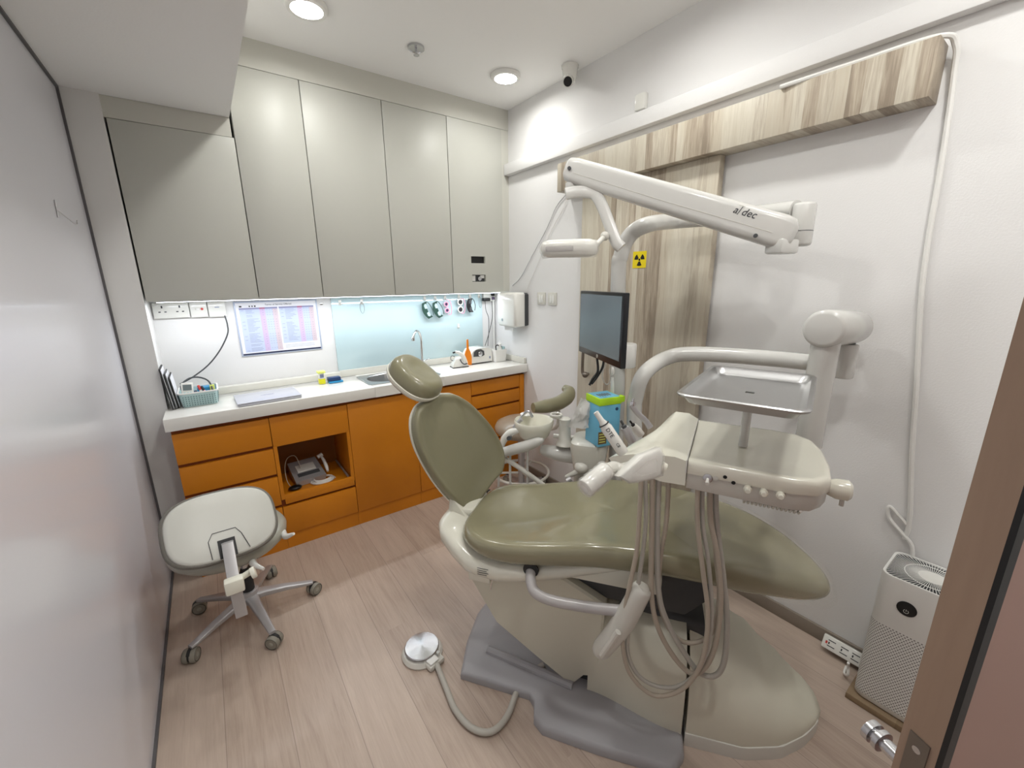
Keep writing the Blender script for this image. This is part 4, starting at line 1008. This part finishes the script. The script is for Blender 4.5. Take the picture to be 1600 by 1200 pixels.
# ================================================================ DENTAL LIGHT
t = T('dental_light', 'white overhead dental light on a curved mast and long jointed arm', 'dental light', CH(-.29, .45, 0))
mp = [CH(-.29, .45, .05), CH(-.29, .45, .8), ST(966, 440, .45), ST(970, 400, .45), ST(984, 368, .45), ST(1012, 351, .455), P(1060, 345, 1.72), P(1160, 337, 1.52), P(1244, 328, 1.34)]
M().tube(mp, .0305, 'arm_white', 18, 8).build('mast', t, ang=60)
g0 = P(1257, 326, 1.32); g1_ = P(1252, 384, 1.32)
M().cyl(V((g0.x, g0.y, g1_.z)), V((g0.x, g0.y, g0.z+.018)), .033, 'arm_white', 28, .010).build('joint', t, ang=50)
b = M(); b.lathe([(.0335, 0), (.0335, .002)], V((g0.x, g0.y, (g0.z+g1_.z)/2-.012)), Z, 'charcoal', 28); b.build('joint_gap', t)
e0, e1 = P(1218, 362, 1.30), P(893, 266, 1.50)
ad = (e1-e0).normalized(); sd = ad.cross(Z).normalized(); au = sd.cross(ad).normalized()
if au.z < 0: au = -au
toC = 1 if sd.dot(CAM-e0) > 0 else -1
def arm_sec(p, w, h): return [p+sd*x+au*y for x, y in rrect(w, h, min(w, h)*.38, 5)]
b = M(); LA = (e1-e0).length
b.loft([arm_sec(e0+ad*s, w, h) for s, w, h in ((-.045, .03, .03), (-.042, .045, .06), (-.025, .058, .094), (0, .062, .102), (.10, .062, .100), (LA*.5, .060, .094), (LA-.02, .056, .086), (LA+.012, .054, .076), (LA+.022, .04, .05))], 'arm_white'); fa = b.build('flex_arm', t, ang=60)
b = M(); off = sd*toC*.0303; b.tube([e0+ad*.02+off*1.02-au*.012, e0+ad*(LA*.5)+off*.99-au*.014, e1-ad*.02+off*.93-au*.01], .0012, 'dent_grey', 6)
b.build('cover_seam', fa)
b = M()
for s, k in ((.06, -.034), (LA-.0, 0.0)): M().cyl(e0+ad*s+off*.9+au*k, e0+ad*s+off*1.08+au*k, .0065, 'charcoal', 16).build('pivot_screw', fa)
lt = frame(e0+ad*.125+off*1.04+au*.020, -ad, au)
b = M(); text(b, 'a', .031, lt @ Matrix.Translation((-.022, 0, 0)), 'ink', .0004, shear=.25); text(b, 'dec', .031, lt @ Matrix.Translation((.018, 0, 0)), 'ink', .0004, shear=.25)
b.prism([(-.014, -.012), (-.012, -.012), (-.006, .014), (-.008, .014)], .0008, 'ink', lt); b.box((-.02, .015, 0), (0, .0165, .0006), 'dent_grey', 0, lt); b.build('lettering', fa)
b = M(); b.box((-.03, -.03, -.025), (.05, .03, .02), 'arm_white', .008, frame(e0-au*.038-ad*.02, (V((g0.x, g0.y, 0))-V((e0.x, e0.y, 0))), Z.cross(V((g0.x-e0.x, g0.y-e0.y, 0))))); b.build('arm_bracket', t)
# stub, yoke
k0 = e1+ad*-.005-au*.02
b = M(); b.lathe([(.019, 0), (.019, .03), (.014, .034), (.014, .075)], V((k0.x, k0.y, P(893, 298, 1.49).z)), Z, 'arm_white', 20); b.build('swivel', t)
yk = [P(884, 303, 1.485), P(898, 300, 1.485), P(915, 300, 1.485), P(930, 304, 1.48), P(941, 322, 1.475), P(952, 350, 1.47), P(963, 378, 1.465), P(971, 387, 1.462)]
M().tube(yk, (.0205, .011), 'arm_white', 14, 6, flat=Z).build('yoke', t, ang=50)
lc = P(890, 387, 1.46); lx = (P(930, 380, 1.45)-P(850, 391, 1.50)).normalized(); lx = V((lx.x, lx.y, 0)).normalized()
lz = (Z*.97+lx*.08+lx.cross(Z)*.0).normalized(); lff = frame(lc, lx, Z.cross(lx)+Z*.06)
b = M(); b.loft([[lff @ V((x, y, z)) for x, y in rrect(w, h, r, 6)] for w, h, r, z in ((.175, .10, .035, -.028), (.192, .118, .04, -.020), (.196, .122, .042, .004), (.186, .112, .04, .020), (.15, .08, .03, .027))], 'white_gloss'); hd_ = b.build('lamp_head', t, ang=50)
b = M(); b.loft([[lff @ V((x, y, z)) for x, y in rrect(w, h, r, 6)] for w, h, r, z in ((.15, .08, .03, -.032), (.165, .09, .033, -.0285))], 'dent_grey'); b.build('lens', hd_)
gs = 1 if (lff.to_3x3() @ Y).dot(CAM-lc) > 0 else -1
b = M(); b.box((-.075, .0585 if gs > 0 else -.0635, -.012), (.02, .0635 if gs > 0 else -.0585, .006), 'tube_grey', .003, lff); b.build('grille', hd_)
b = M(); b.loft([[lff @ V((x, y, z+.0015*math.sin(x*80))) for x, y in rrect(w, h, r, 6)] for w, h, r, z in ((.185, .112, .035, -.034), (.205, .13, .045, -.012), (.207, .133, .045, .006), (.19, .118, .04, .022), (.14, .07, .03, .026))], 'wrap', cap=False); b.build('plastic_cover', hd_, ang=80)
b = M(); b.tube([lff @ V((.09, 0, .005)), P(944, 370, 1.462)], .009, 'dent_grey', 12); b.sph(P(945, 369, 1.464), .016, 'dent_grey'); b.build('tilt_joint', t)

# ================================================================ MONITOR
ml = (P(905, 455, 1.80)+P(906, 545, 1.80))/2; mr = (P(973, 460, 1.42)+P(971, 583, 1.42))/2
mc = (ml+mr)/2; mx = mr-ml; mx.z = 0; mw_ = mx.length; mx.normalize()
t = T('monitor', 'black computer monitor mounted on the white mast', 'monitor', mc)
mfm = frame(mc, mx, Z); nz = mfm.to_3x3() @ Z
if nz.dot(CAM-mc) < 0: mfm = frame(mc, -mx, Z)
mh = .262
b = M(); b.box((-mw_/2, -mh/2, -.022), (mw_/2, mh/2, .0), 'monitor', .004, mfm); b.box((-mw_*.3, -mh*.3, -.04), (mw_*.3, mh*.3, -.022), 'monitor', .008, mfm); b.build('housing', t)
M().box((-mw_/2+.012, -mh/2+.026, .0), (mw_/2-.012, mh/2-.012, .0012), 'screen', 0, mfm).build('screen', t)
b = M(); b.cyl(mfm @ V((0, -mh/2+.013, 0)), mfm @ V((0, -mh/2+.013, .0012)), .0065, 'white_gloss', 20); text(b, 'hp', .008, mfm @ Matrix.Translation((0, -mh/2+.0135, .0015)), 'monitor', .0002, shear=.2); b.build('emblem', t)
b = M(); md = P(985, 552, 1.80); b.lathe([(.026, 0), (.026, .085)], CH(-.29, .45, P(985, 580, 1.80).z), Z, 'white_gloss', 24) if False else None
mz = P(985, 552, 1.80).z; mast = CH(-.29, .45, mz)
b.lathe([(.04, -.05), (.043, -.045), (.043, .045), (.04, .05)], mast+cR*.022, Z, 'white_plastic', 24); b.cyl(mast, mfm @ V((0, 0, -.035)), .014, 'white_plastic', 14); b.box((-.03, -.03, -.048), (.03, .03, -.036), 'white_plastic', .003, mfm); b.build('mount', t)
for px in (((933, 560), (934, 580), (926, 592), (921, 602)), ((944, 560), (941, 575), (932, 590), (924, 600))):
    M().tube([P(x, y, 1.66) for x, y in px], .005, 'black', 8, 6).build('cable', t)
M().tube([P(x, y, 1.70) for x, y in ((948, 565), (941, 585), (946, 600), (953, 596), (954, 575), (956, 560))], .003, 'tube', 8, 6).build('cable', t)

# ================================================================ CUSPIDOR CONSOLE
t = T('cuspidor', 'white cuspidor console with rinse bowl on a side arm behind the chair', 'cuspidor', CH(-.35, .40, 0))
def co_ring(px, py, tt, w, h, r, up=Z): pass
cb = ST(945, 760, .38); ct = ST(945, 690, .40)
b = M(); kf = frame(V((0, 0, 0)), CA, CN)
def cring(s, u, w, h, z): return [CH(s+x, u+y, z) for x, y in rrect(w, h, .04, 5)]
b.loft([cring(-.395, .38, .12, .15, .002), cring(-.395, .38, .12, .15, .55), cring(-.395, .38, .13, .16, .64), cring(-.395, .37, .155, .18, .735), cring(-.395, .37, .15, .175, .762), cring(-.395, .37, .13, .15, .770)], 'dent_grey'); b.build('console', t, ang=45)
b = M(); b.tube([ST(845, 702, .38), ST(870, 708, .38), ST(905, 712, .39), CH(-.34, .40, .70)], [.022, .034, .036, .038], 'arm_white', 16, 5); b.build('bowl_arm', t, ang=60)
b = M(); b.tube([ST(865, 681, .46), ST(920, 687, .46)], .011, 'white_gloss', 12); b.build('rail', t)
bc_ = ST(834, 662, .38); br = .090
M().lathe([(.025, -.082), (.045, -.078), (.070, -.050), (br-.004, -.012), (br, .014), (br-.004, .020), (br-.008, .014), (.068, -.04), (.045, -.062), (.012, -.067)], bc_, Z, 'dent_white', 40).build('bowl', t, ang=60)
cf = ST(882, 694, .38)
b = M(); b.lathe([(.040, 0), (.038, .008), (.028, .02), (.025, .10), (.026, .12), (.016, .126)], cf, Z, 'dent_grey', 24)
b.tube([cf+Z*.115, cf+Z*.120-CA*.02, ST(860, 650, .38)], [.012, .010, .006], 'dent_grey', 12); b.build('cup_filler', t, ang=50)
rc = ST(869, 648, .38)
M().tube([rc+V((.024*math.cos(a), .024*math.sin(a), 0)) for a in [2*math.pi*k/20 for k in range(20)]], .005, 'dent_grey', 8, closed=True).build('cup_holder', t)
M().tube([ST(806, 668, .38)+Z*.0, ST(816, 650, .38), ST(826, 643, .38), ST(832, 652, .38)], .006, 'steel', 10, 6).build('rinse_spout', t)
M().lathe([(.030, 0), (.031, .004), (.028, .006)], ST(823, 648, .42), Z, 'white_gloss', 20).build('rinse_cap', t)
# assistant arm
CU = t
aa = M().tube([ST(783, 708, .30), ST(800, 703, .30), ST(822, 697, .30), ST(840, 690, .30), ST(849, 687, .30)], [.022, .024, .025, .02, .008], 'arm_white', 16, 6, flat=CA).build('assistant_arm', t, ang=60); t = aa; ROOT[aa] = ROOT[CU]
M().tube([ST(782, 712, .31), ST(815, 733, .31), ST(852, 760, .31)], .011, 'dent_grey', 12).build('strut', t)
b = M(); b.tube([ST(784, 698, .33), ST(788, 686, .33), ST(798, 676, .33), ST(812, 672, .33)], [.012, .017, .018, .012], 'white_gloss', 14, 5); b.build('holder', t, ang=60)
M().cyl(ST(797, 684, .31), ST(795, 685, .27), .010, 'charcoal', 16).build('holder_socket', t)
b = M(); b.tube([ST(800, 676, .34), ST(806, 664, .34), ST(815, 655, .34)], .009, 'alu', 10, 4); b.build('suction_tip', t)
for px in (((779, 735), (779, 770), (780, 800)), ((797, 705), (797, 745), (798, 775)), ((824, 703), (824, 740), (825, 768))):
    M().tube([ST(x, y, .31) for x, y in px], .0058, 'arm_white', 8, 4).build('hose', t)
b = M(); b.sph(ST(908, 730, .30), (.03, .03, .026), 'dent_grey'); b.tube([ST(884, 745, .29), ST(900, 738, .29), ST(912, 728, .30), ST(930, 722, .33)], [.007, .013, .014, .016], 'dent_grey', 12, 4); b.cyl(ST(892, 748, .28), ST(885, 752, .27), .012, 'alu', 12); b.build('valve', t, ang=60)

# tissue + blue box
bxz = .771
t = T('glove_box', 'light blue cardboard box with lime band standing on the cuspidor console', 'box', CH(-.36, .34, bxz))
bb = ST(940, 688, .335); bf = frame(V((bb.x, bb.y, bxz)), V((.95, -.25, 0)), V((.25, .95, 0)))
b = M(); b.box((-.05, -.05, 0), (.05, .05, .175), 'blue_box', .002, bf); b.box((-.046, -.046, .204), (.046, .046, .206), 'blue_box', 0, bf); b.build('carton', t)
b = M(); b.box((-.052, -.052, .175), (.052, .052, .205), 'lime', .002, bf); b.prism([(.05, -.052), (.072, -.046), (.07, -.02), (.05, -.03)], .203, 'lime', bf, .180); b.build('lid_band', t)
b = M(); b.box((-.051, -.0515, .012), (-.012, -.050, .065), 'brown_label', 0, bf)
for k in range(4): b.box((-.047, -.052, .020+k*.011), (-.018, -.0512, .023+k*.011), 'yellow_pale', 0, bf)
b.build('printed_label', t); b = M(); b.cyl(bf @ V((.032, -.0495, .155)), bf @ V((.032, -.0515, .155)), .007, 'blue_dark', 16)
b.build('round_mark', t)
b = M(); b.box((-.005, -.0515, .02), (.02, -.0505, .05), 'dent_grey', 0, bf); b.build('printed_panel', t)
b = M()
for k in range(5): b.box((-.03+k*.012, -.02, .206), (-.024+k*.012, .012, .2066), 'brown_label', 0, bf)
b.build('top_print', t)
# tissue
from mathutils import noise
b = M(); qa, qb, qc, qd = ST(908, 621, .315), ST(928, 632, .33), ST(921, 669, .325), ST(886, 668, .32); gn = 22; front = []; back = []
for i in range(gn+1):
    for j in range(gn+1):
        u, v = i/gn, j/gn
        p = qa*(1-u)*(1-v)+qb*u*(1-v)+qc*u*v+qd*(1-u)*v
        w = math.sin(math.pi*u)*math.sin(math.pi*v)
        nn_ = noise.noise(V((u*3.1, v*3.1, .7)))*.016+abs(noise.noise(V((u*6, v*5, 3.3))))*.012+w*.012
        p = p+(CA*.4-CN*.6)*nn_+V((0, 0, noise.noise(V((u*4, v*4, 9)))*.006))+CA*noise.noise(V((u*5, v*5, 5)))*.004
        front.append(p); back.append(p+CN*.0015+CA*-.001)
N1 = (gn+1)*(gn+1); fs = []
for i in range(gn):
    for j in range(gn):
        a_ = i*(gn+1)+j; q_ = [a_, a_+1, a_+gn+2, a_+gn+1]; fs.append(q_); fs.append([x+N1 for x in reversed(q_)])
b.add(front+back, fs, 'tissue')
tag(b.build('tissue', ang=25), 'crumpled white tissue propped between the cup filler and the blue box', 'tissue')
# electric toothbrush-like white applicator behind the box
t = T('swab_stick', 'white rounded stick standing behind the blue box, in front of the monitor', 'stick', ST(957, 650, .402))
M().tube([ST(957, 660, .402), ST(957, 600, .402), ST(956, 590, .402)], .0075, 'white_plastic', 12).build('stem', t)
M().sph(ST(956, 580, .402), (.012, .012, .02), 'white_gloss').build('head', t)

# ================================================================ STOOLS
def casters(t, c, R, phase, hub_z, legm, n=5, wr=.028, wheel='caster'):
    for k in range(n):
        a = math.radians(phase+360/n*k); d = V((math.cos(a), math.sin(a), 0)); s = d.cross(Z)
        b = M(); pts = []
        for q, w, h, z in ((.018, .026, .034, hub_z), (.06, .022, .028, hub_z-.002), (R*.6, .017, .022, hub_z-.016), (R*.93, .014, .016, hub_z-.034), (R+.004, .013, .012, hub_z-.036)):
            pts.append([c+d*q+Z*z+s*x+Z*y for x, y in rrect(w*2, h, min(w, h)*.4, 4)])
        b.loft(pts, legm); b.build('leg', t, ang=50)
        p = c+d*(R-.006)
        b = M(); sdv = (s*.8+d*.6).normalized()
        b.cyl(p+Z*.040, p+Z*(hub_z-.035), .006, 'alu', 10)
        w0 = p+d*.012+Z*wr
        b.lathe([(wr*.9, -.022), (wr, -.018), (wr, -.004), (wr*.7, -.003)], w0, sdv, wheel, 24); b.lathe([(wr*.7, .003), (wr, .004), (wr, .018), (wr*.9, .022)], w0, sdv, wheel, 24)
        b.lathe([(wr*.93, -.006), (wr*.93, .006)], w0+Z*.004, sdv, 'dark', 20)
        cw = b.build('caster', t, ang=40)
        b = M()
        for q in (-1, 1): b.lathe([(wr*.72, q*.0205), (wr*.90, q*.0232), (wr*.9, q*.0205)], w0, sdv, 'tyre', 24, cap=False); b.lathe([(wr*.62, q*.0205), (.001, q*.0235)], w0, sdv, 'stool_grey', 24, cap=False)
        b.build('wheel_cap', cw, ang=40)
c = V((-1.862, -.785, 0))
t = T('rolling_stool', 'grey rolling dentist stool with oval white-backed backrest near the left partition', 'stool', c)
casters(t, c, .245, -5, .10, 'alu')
b = M(); b.cyl(c+Z*.075, c+Z*.135, .036, 'alu', 24, .004); b.build('hub', t)
b = M(); b.cyl(c+Z*.13, c+Z*.24, .025, 'dark', 20); b.cyl(c+Z*.24, c+Z*.385, .015, 'steel', 16); b.build('gas_lift', t)
sc_ = c+V((-.028, -.035, .415))
b = M(); b.lathe([(.10, -.035), (.185, -.03), (.205, -.01), (.208, .012), (.195, .034), (.15, .045), (.02, .043)], sc_, Z, 'stool_grey', 44); b.build('seat', t, ang=70)
b = M(); b.cbox(c+Z*.378, (.14, .14, .016), 'stool_white', .005); b.build('seat_plate', t)
bcn = P(349, 819, 1.50)
hd = V((CAM.x-bcn.x, CAM.y-bcn.y, 0)).normalized(); hd = (hd*.97+V((.22, 0, 0))*1).normalized()
bn = (hd*math.cos(.62)+Z*math.sin(.62)).normalized(); bx = Z.cross(bn).normalized(); by = bn.cross(bx)
bx, by = (bx*math.cos(-.12)+by*math.sin(-.12)), (by*math.cos(-.12)-bx*math.sin(-.12))
oo = ellipse(.172, .124, 56, 3.0)
def bp(u, v, h): return bcn+bx*u+by*v+bn*(h-.25*u*u)
b = M(); b.loft([[bp(u*k, v*k, h) for u, v in oo] for k, h in ((.85, -.045), (.97, -.04), (1.03, -.024), (1.035, -.008), (1.0, .001))], 'rubber'); b.build('backrest_pad', t, ang=60)
b = M(); b.loft([[bp(u*k, v*k, h) for u, v in oo] for k, h in ((.97, -.006), (.975, .001), (.955, .007), (.9, .010), (.5, .012), (.03, .012))], 'stool_white'); bs = b.build('backrest_shell', t, ang=60)
b = M(); b.tube([bp(u, v, .0135) for u, v in ((-.052, -.112), (-.055, -.05), (-.04, -.025), (.03, -.025), (.045, -.05), (.062, -.108))], .0012, 'charcoal', 6); b.build('cover_seam', bs)
b = M(); b.prism([(-.03, -.119), (.022, -.119), (.022, -.055), (-.03, -.055)], .0155, 'dark', frame(bcn, bx, by), .008); b.build('post_slot', bs)
pz = bp(-.002, -.065, .012)
pbm = V((c.x-.018, -.985, .22)); 
pt_ = bp(-.004, -.07, .022); pm_ = P(366, 912, 1.40); pe_ = P(378, 962, 1.44)
b = M(); b.loft([[q+X*x+Y*y for x, y in rrect(.036, .012, .003, 3)] for q in (pt_, pm_, pe_)], 'alu'); b.build('back_post', t)
b = M(); b.cbox(pm_+V((0, 0, -.005)), (.056, .036, .05), 'dent_white', .006); b.tube([pm_+V((.02, .02, 0)), pm_+V((.055, .02, .012))], .011, 'dent_white', 12); b.cyl(pm_+V((.05, .0, .015)), pm_+V((.065, .0, .018)), .020, 'dent_white', 16, .003); b.build('clamp', t)
b = M(); b.tube([pm_+V((0, .02, 0)), c+V((-.01, -.08, .34)), c+V((0, 0, .372))], .011, 'dent_white', 10, 4); b.build('support_arm', t)
for i, (p0, p1, p2) in enumerate(((c+V((.06, -.05, .36)), P(395, 880, 1.58), P(412, 889, 1.56)), (c+V((.16, .0, .375)), P(446, 838, 1.70), P(459, 834, 1.68)))):
    M().tube([p0, (p0+p1)/2+Z*.012, p1, p2], [.007, .009, .013, .006], 'white_gloss', 10, 4).build('lever', t, ang=60)
# assistant stool
c = V((-.262, -.66, 0))
t = T('assistant_stool', 'tall beige assistant stool with grey foot ring and olive body rest, behind the chair', 'stool', c)
casters(t, c, .215, 152, .085, 'alu')
b = M(); b.cyl(c+Z*.06, c+Z*.45, .022, 'alu', 20); b.build('column', t)
rr_ = .185
M().tube([c+V((rr_*math.cos(a), rr_*math.sin(a), .175)) for a in [2*math.pi*k/40 for k in range(40)]], .0095, 'dent_grey', 10, closed=True).build('foot_ring', t)
b = M()
for k in range(3):
    a = math.radians(30+120*k); b.tube([c+V((0, 0, .17)), c+V((rr_*math.cos(a), rr_*math.sin(a), .175))], .008, 'dent_grey', 8)
b.build('ring_spokes', t)
b = M(); b.lathe([(.08, -.05), (.15, -.045), (.172, -.02), (.175, .0), (.16, .03), (.12, .05), (.06, .058), (.01, .06)], c+Z*.50, Z, 'stool_seat', 40) if 'stool_seat' in MATS else b.lathe([(.08, -.05), (.15, -.045), (.172, -.02), (.175, .0), (.16, .03), (.12, .05), (.06, .058), (.01, .06)], c+Z*.50, Z, mat('stool_seat', '#9a8d7d', .28, coat=.3), 40)
b.build('seat', t, ang=70)
ar = [P(833, 637, 2.12), P(852, 635, 2.15), P(872, 630, 2.2), P(886, 621, 2.25), P(889, 612, 2.3), P(882, 606, 2.33)]
M().tube(ar, [.025, .036, .038, .038, .034, .02], 'olive', 18, 6).build('body_rest', t, ang=60)
M().tube([ar[2]-Z*.03, P(868, 668, 2.3), c+V((.10, .02, .45))], .012, 'dent_grey', 12, 4).build('rest_support', t)

# ================================================================ AIR PURIFIER
px0, px1, py0, py1 = -.198, -.012, -2.70, -2.487
t = T('air_purifier', 'white tower air purifier with round black display, in the corner behind the door', 'air purifier', (-.105, -2.59, .022))
pcx, pcy = (px0+px1)/2, (py0+py1)/2; pw, pd = px1-px0, py1-py0
b = M(); b.loft([[V((pcx+x, pcy+y, z)) for x, y in rrect(pw*k, pd*k, .028*k, 6)] for k, z in ((.95, .024), (1, .03), (1, .505), (.99, .512), (.93, .512), (.92, .506))], 'white_plastic'); bd = b.build('body', t, ang=50)
# perforated lower part
hm = bpy.data.materials.new('perforated'); hm.use_nodes = True; nt = hm.node_tree; bsdf = nt.nodes['Principled BSDF']
tcn_ = nt.nodes.new('ShaderNodeTexCoord'); sepn = nt.nodes.new('ShaderNodeSeparateXYZ'); nt.links.new(tcn_.outputs['Object'], sepn.inputs[0])
def mth(op, a, b_=None):
    n = nt.nodes.new('ShaderNodeMath'); n.operation = op
    for i, q in enumerate((a, b_)):
        if q is None: continue
        if isinstance(q, (int, float)): n.inputs[i].default_value = q
        else: nt.links.new(q, n.inputs[i])
    return n.outputs[0]
hx = mth('ADD', sepn.outputs[0], sepn.outputs[1]); S = .0085
zi = mth('DIVIDE', sepn.outputs[2], S*.8); row = mth('FLOOR', zi)
fx = mth('SUBTRACT', mth('FRACT', mth('ADD', mth('DIVIDE', hx, S), mth('MULTIPLY', row, .5))), .5); fz = mth('MULTIPLY', mth('SUBTRACT', mth('FRACT', zi), .5), .8)
dd2 = mth('ADD', mth('MULTIPLY', fx, fx), mth('MULTIPLY', fz, fz)); hole = mth('LESS_THAN', dd2, .075)
mxn = nt.nodes.new('ShaderNodeMix'); mxn.data_type = 'RGBA'; nt.links.new(hole, mxn.inputs['Factor']); mxn.inputs['A'].default_value = rgb('#e6e5e1'); mxn.inputs['B'].default_value = rgb('#7d7a78')
nt.links.new(mxn.outputs['Result'], bsdf.inputs['Base Color']); bsdf.inputs['Roughness'].default_value = .5; MATS['perf'] = hm
b = M(); b.loft([[V((pcx+x, pcy+y, z)) for x, y in rrect(pw*1.006, pd*1.006, .028, 6)] for z in (.045, .335)], 'perf', cap=False); b.build('perforated_grille', t)
b = M(); dsp = V((px0-.0005, -2.565, .425)); b.lathe([(.024, 0), (.024, .002), (.02, .003)], dsp, -X, 'black', 32)
dfm = frame(dsp-X*.0032, -Y, Z); b.tube([dfm @ V((.006*math.sin(a), -.008+.006*math.cos(a), 0)) for a in [math.radians(30+300*k/14) for k in range(15)]], .0006, 'white_gloss', 5); b.box((-.0006, -.008, -.0003), (.0006, -.001, .0006), 'white_gloss', 0, dfm); b.build('display', t)
b = M(); b.loft([[V((pcx+x, pcy+y, z)) for x, y in rrect(pw*.92, pd*.92, .025, 6)] for z in (.5065, .5075)], 'charcoal'); b.build('fan_well', t)
b = M()
for k in range(72):
    a = 2*math.pi*k/72; d = V((math.cos(a), math.sin(a), 0)); L = min(pw*.46/max(abs(d.x), .01), pd*.46/max(abs(d.y), .01))
    b.tube([V((pcx, pcy, .511))+d*.032, V((pcx, pcy, .511))+d*L], .0011, 'white_plastic', 4)
for r in (.032, .065): b.tube([V((pcx+r*math.cos(a), pcy+r*math.sin(a), .5115)) for a in [2*math.pi*k/36 for k in range(36)]], .0016, 'white_plastic', 6, closed=True)
b.build('fan_grille', t); M().lathe([(.032, 0), (.032, .003), (.02, .004)], V((pcx, pcy, .509)), Z, 'white_gloss', 30).build('fan_cap', t)
tag(M().box((-.217, -2.74, .001), (-.014, -2.475, .0225), 'board_wood', .002).build('wooden_board'), 'flat wooden board on the floor under the air purifier', 'board')
t = T('power_strip', 'white power strip lying on the floor between the purifier and the baseboard', 'power strip', (-.06, -2.42, .03))
sfm = frame(V((-.046, -2.425, .042)), V((0, -1, 0)), V((.5, 0, .85)))
M().box((-.075, -.026, -.012), (.05, .026, .012), 'white_gloss', .005, sfm).build('body', t)
b = M()
for q in (-.045, -.005, .03):
    b.box((q-.012, -.012, .0118), (q+.012, -.009, .0128), 'ink', 0, sfm); b.box((q-.012, .009, .0118), (q+.012, .012, .0128), 'ink', 0, sfm); b.box((q-.010, -.004, .0118), (q-.006, .004, .0128), 'ink', 0, sfm)
b.build('sockets', t)
b = M(); b.box((-.064, -.006, .0118), (-.058, .004, .013), 'red', 0, sfm); b.build('indicator_light', t)
tag(M().tube([(-.155, -2.455, .09), (-.13, -2.452, .06), (-.14, -2.458, .03), (-.12, -2.445, .012), (-.08, -2.44, .01)], .0045, 'white_plastic', 8, 6).build('purifier_cord'), 'white cord hanging between the purifier and the power strip', 'cable')

# ================================================================ ROOM DOOR (open, at the right edge)
az = math.radians(115); ld = V((math.sin(az), math.cos(az), 0)); az2 = math.radians(205); wd_ = V((math.sin(az2), math.cos(az2), 0))
dl = P(1392, 1200, .48); dl.z = 0
DW = .62
def DP(a, b_, z): return dl+ld*a+wd_*b_+Z*z
t = T('room_door', 'open wooden room door seen from its narrow edge at the right of the photo', 'door', DP(.3, .02, .005))
df = frame(dl, ld, wd_)   # local x along leaf, y across thickness, z: ld x wd
zf = (df.to_3x3() @ Z).z
sgn = 1 if zf > 0 else -1
def dbox(m, a, b_, mt, bev=0):
    vs = M(); vs.box(a, b_, mt, bev)
    m.add([DP(v.x, v.y, v.z) for v in vs.v], vs.f, mt)
b = M(); dbox(b, (0, 0, .005), (.004, .0335, 2.06), 'door_wood'); b.build('edge_lipping', t)
b = M(); dbox(b, (.004, .0005, .005), (DW, .033, 2.06), 'door_face'); b.build('door_leaf', t)
b = M(); dbox(b, (-.0005, .0335, .005), (.010, .0385, 2.06), 'black'); b.build('edge_seal', t)
b = M(); dbox(b, (-.0015, .0075, .80), (.0, .0265, .948), 'bronze'); 
b.build('latch_plate', t)
b = M(); b.cyl(DP(-.0015, .017, .885), DP(-.006, .017, .885), .007, 'steel', 18); b.cyl(DP(-.0012, .017, .932), DP(-.0022, .017, .932), .004, 'steel', 14); b.build('latch_bolt', t)
hz = .842
b = M(); b.cyl(DP(.055, .0, hz), DP(.055, -.008, hz), .024, 'steel', 26, .002); b.cyl(DP(.055, -.008, hz), DP(.055, -.045, hz), .009, 'steel', 18); b.lathe([(.012, 0), (.0145, .001), (.0145, .007), (.010, .008), (.010, .011), (.0145, .012), (.0145, .020), (.012, .021)], DP(.055, -.042, hz), -wd_, 'steel', 24); b.build('door_knob', t)
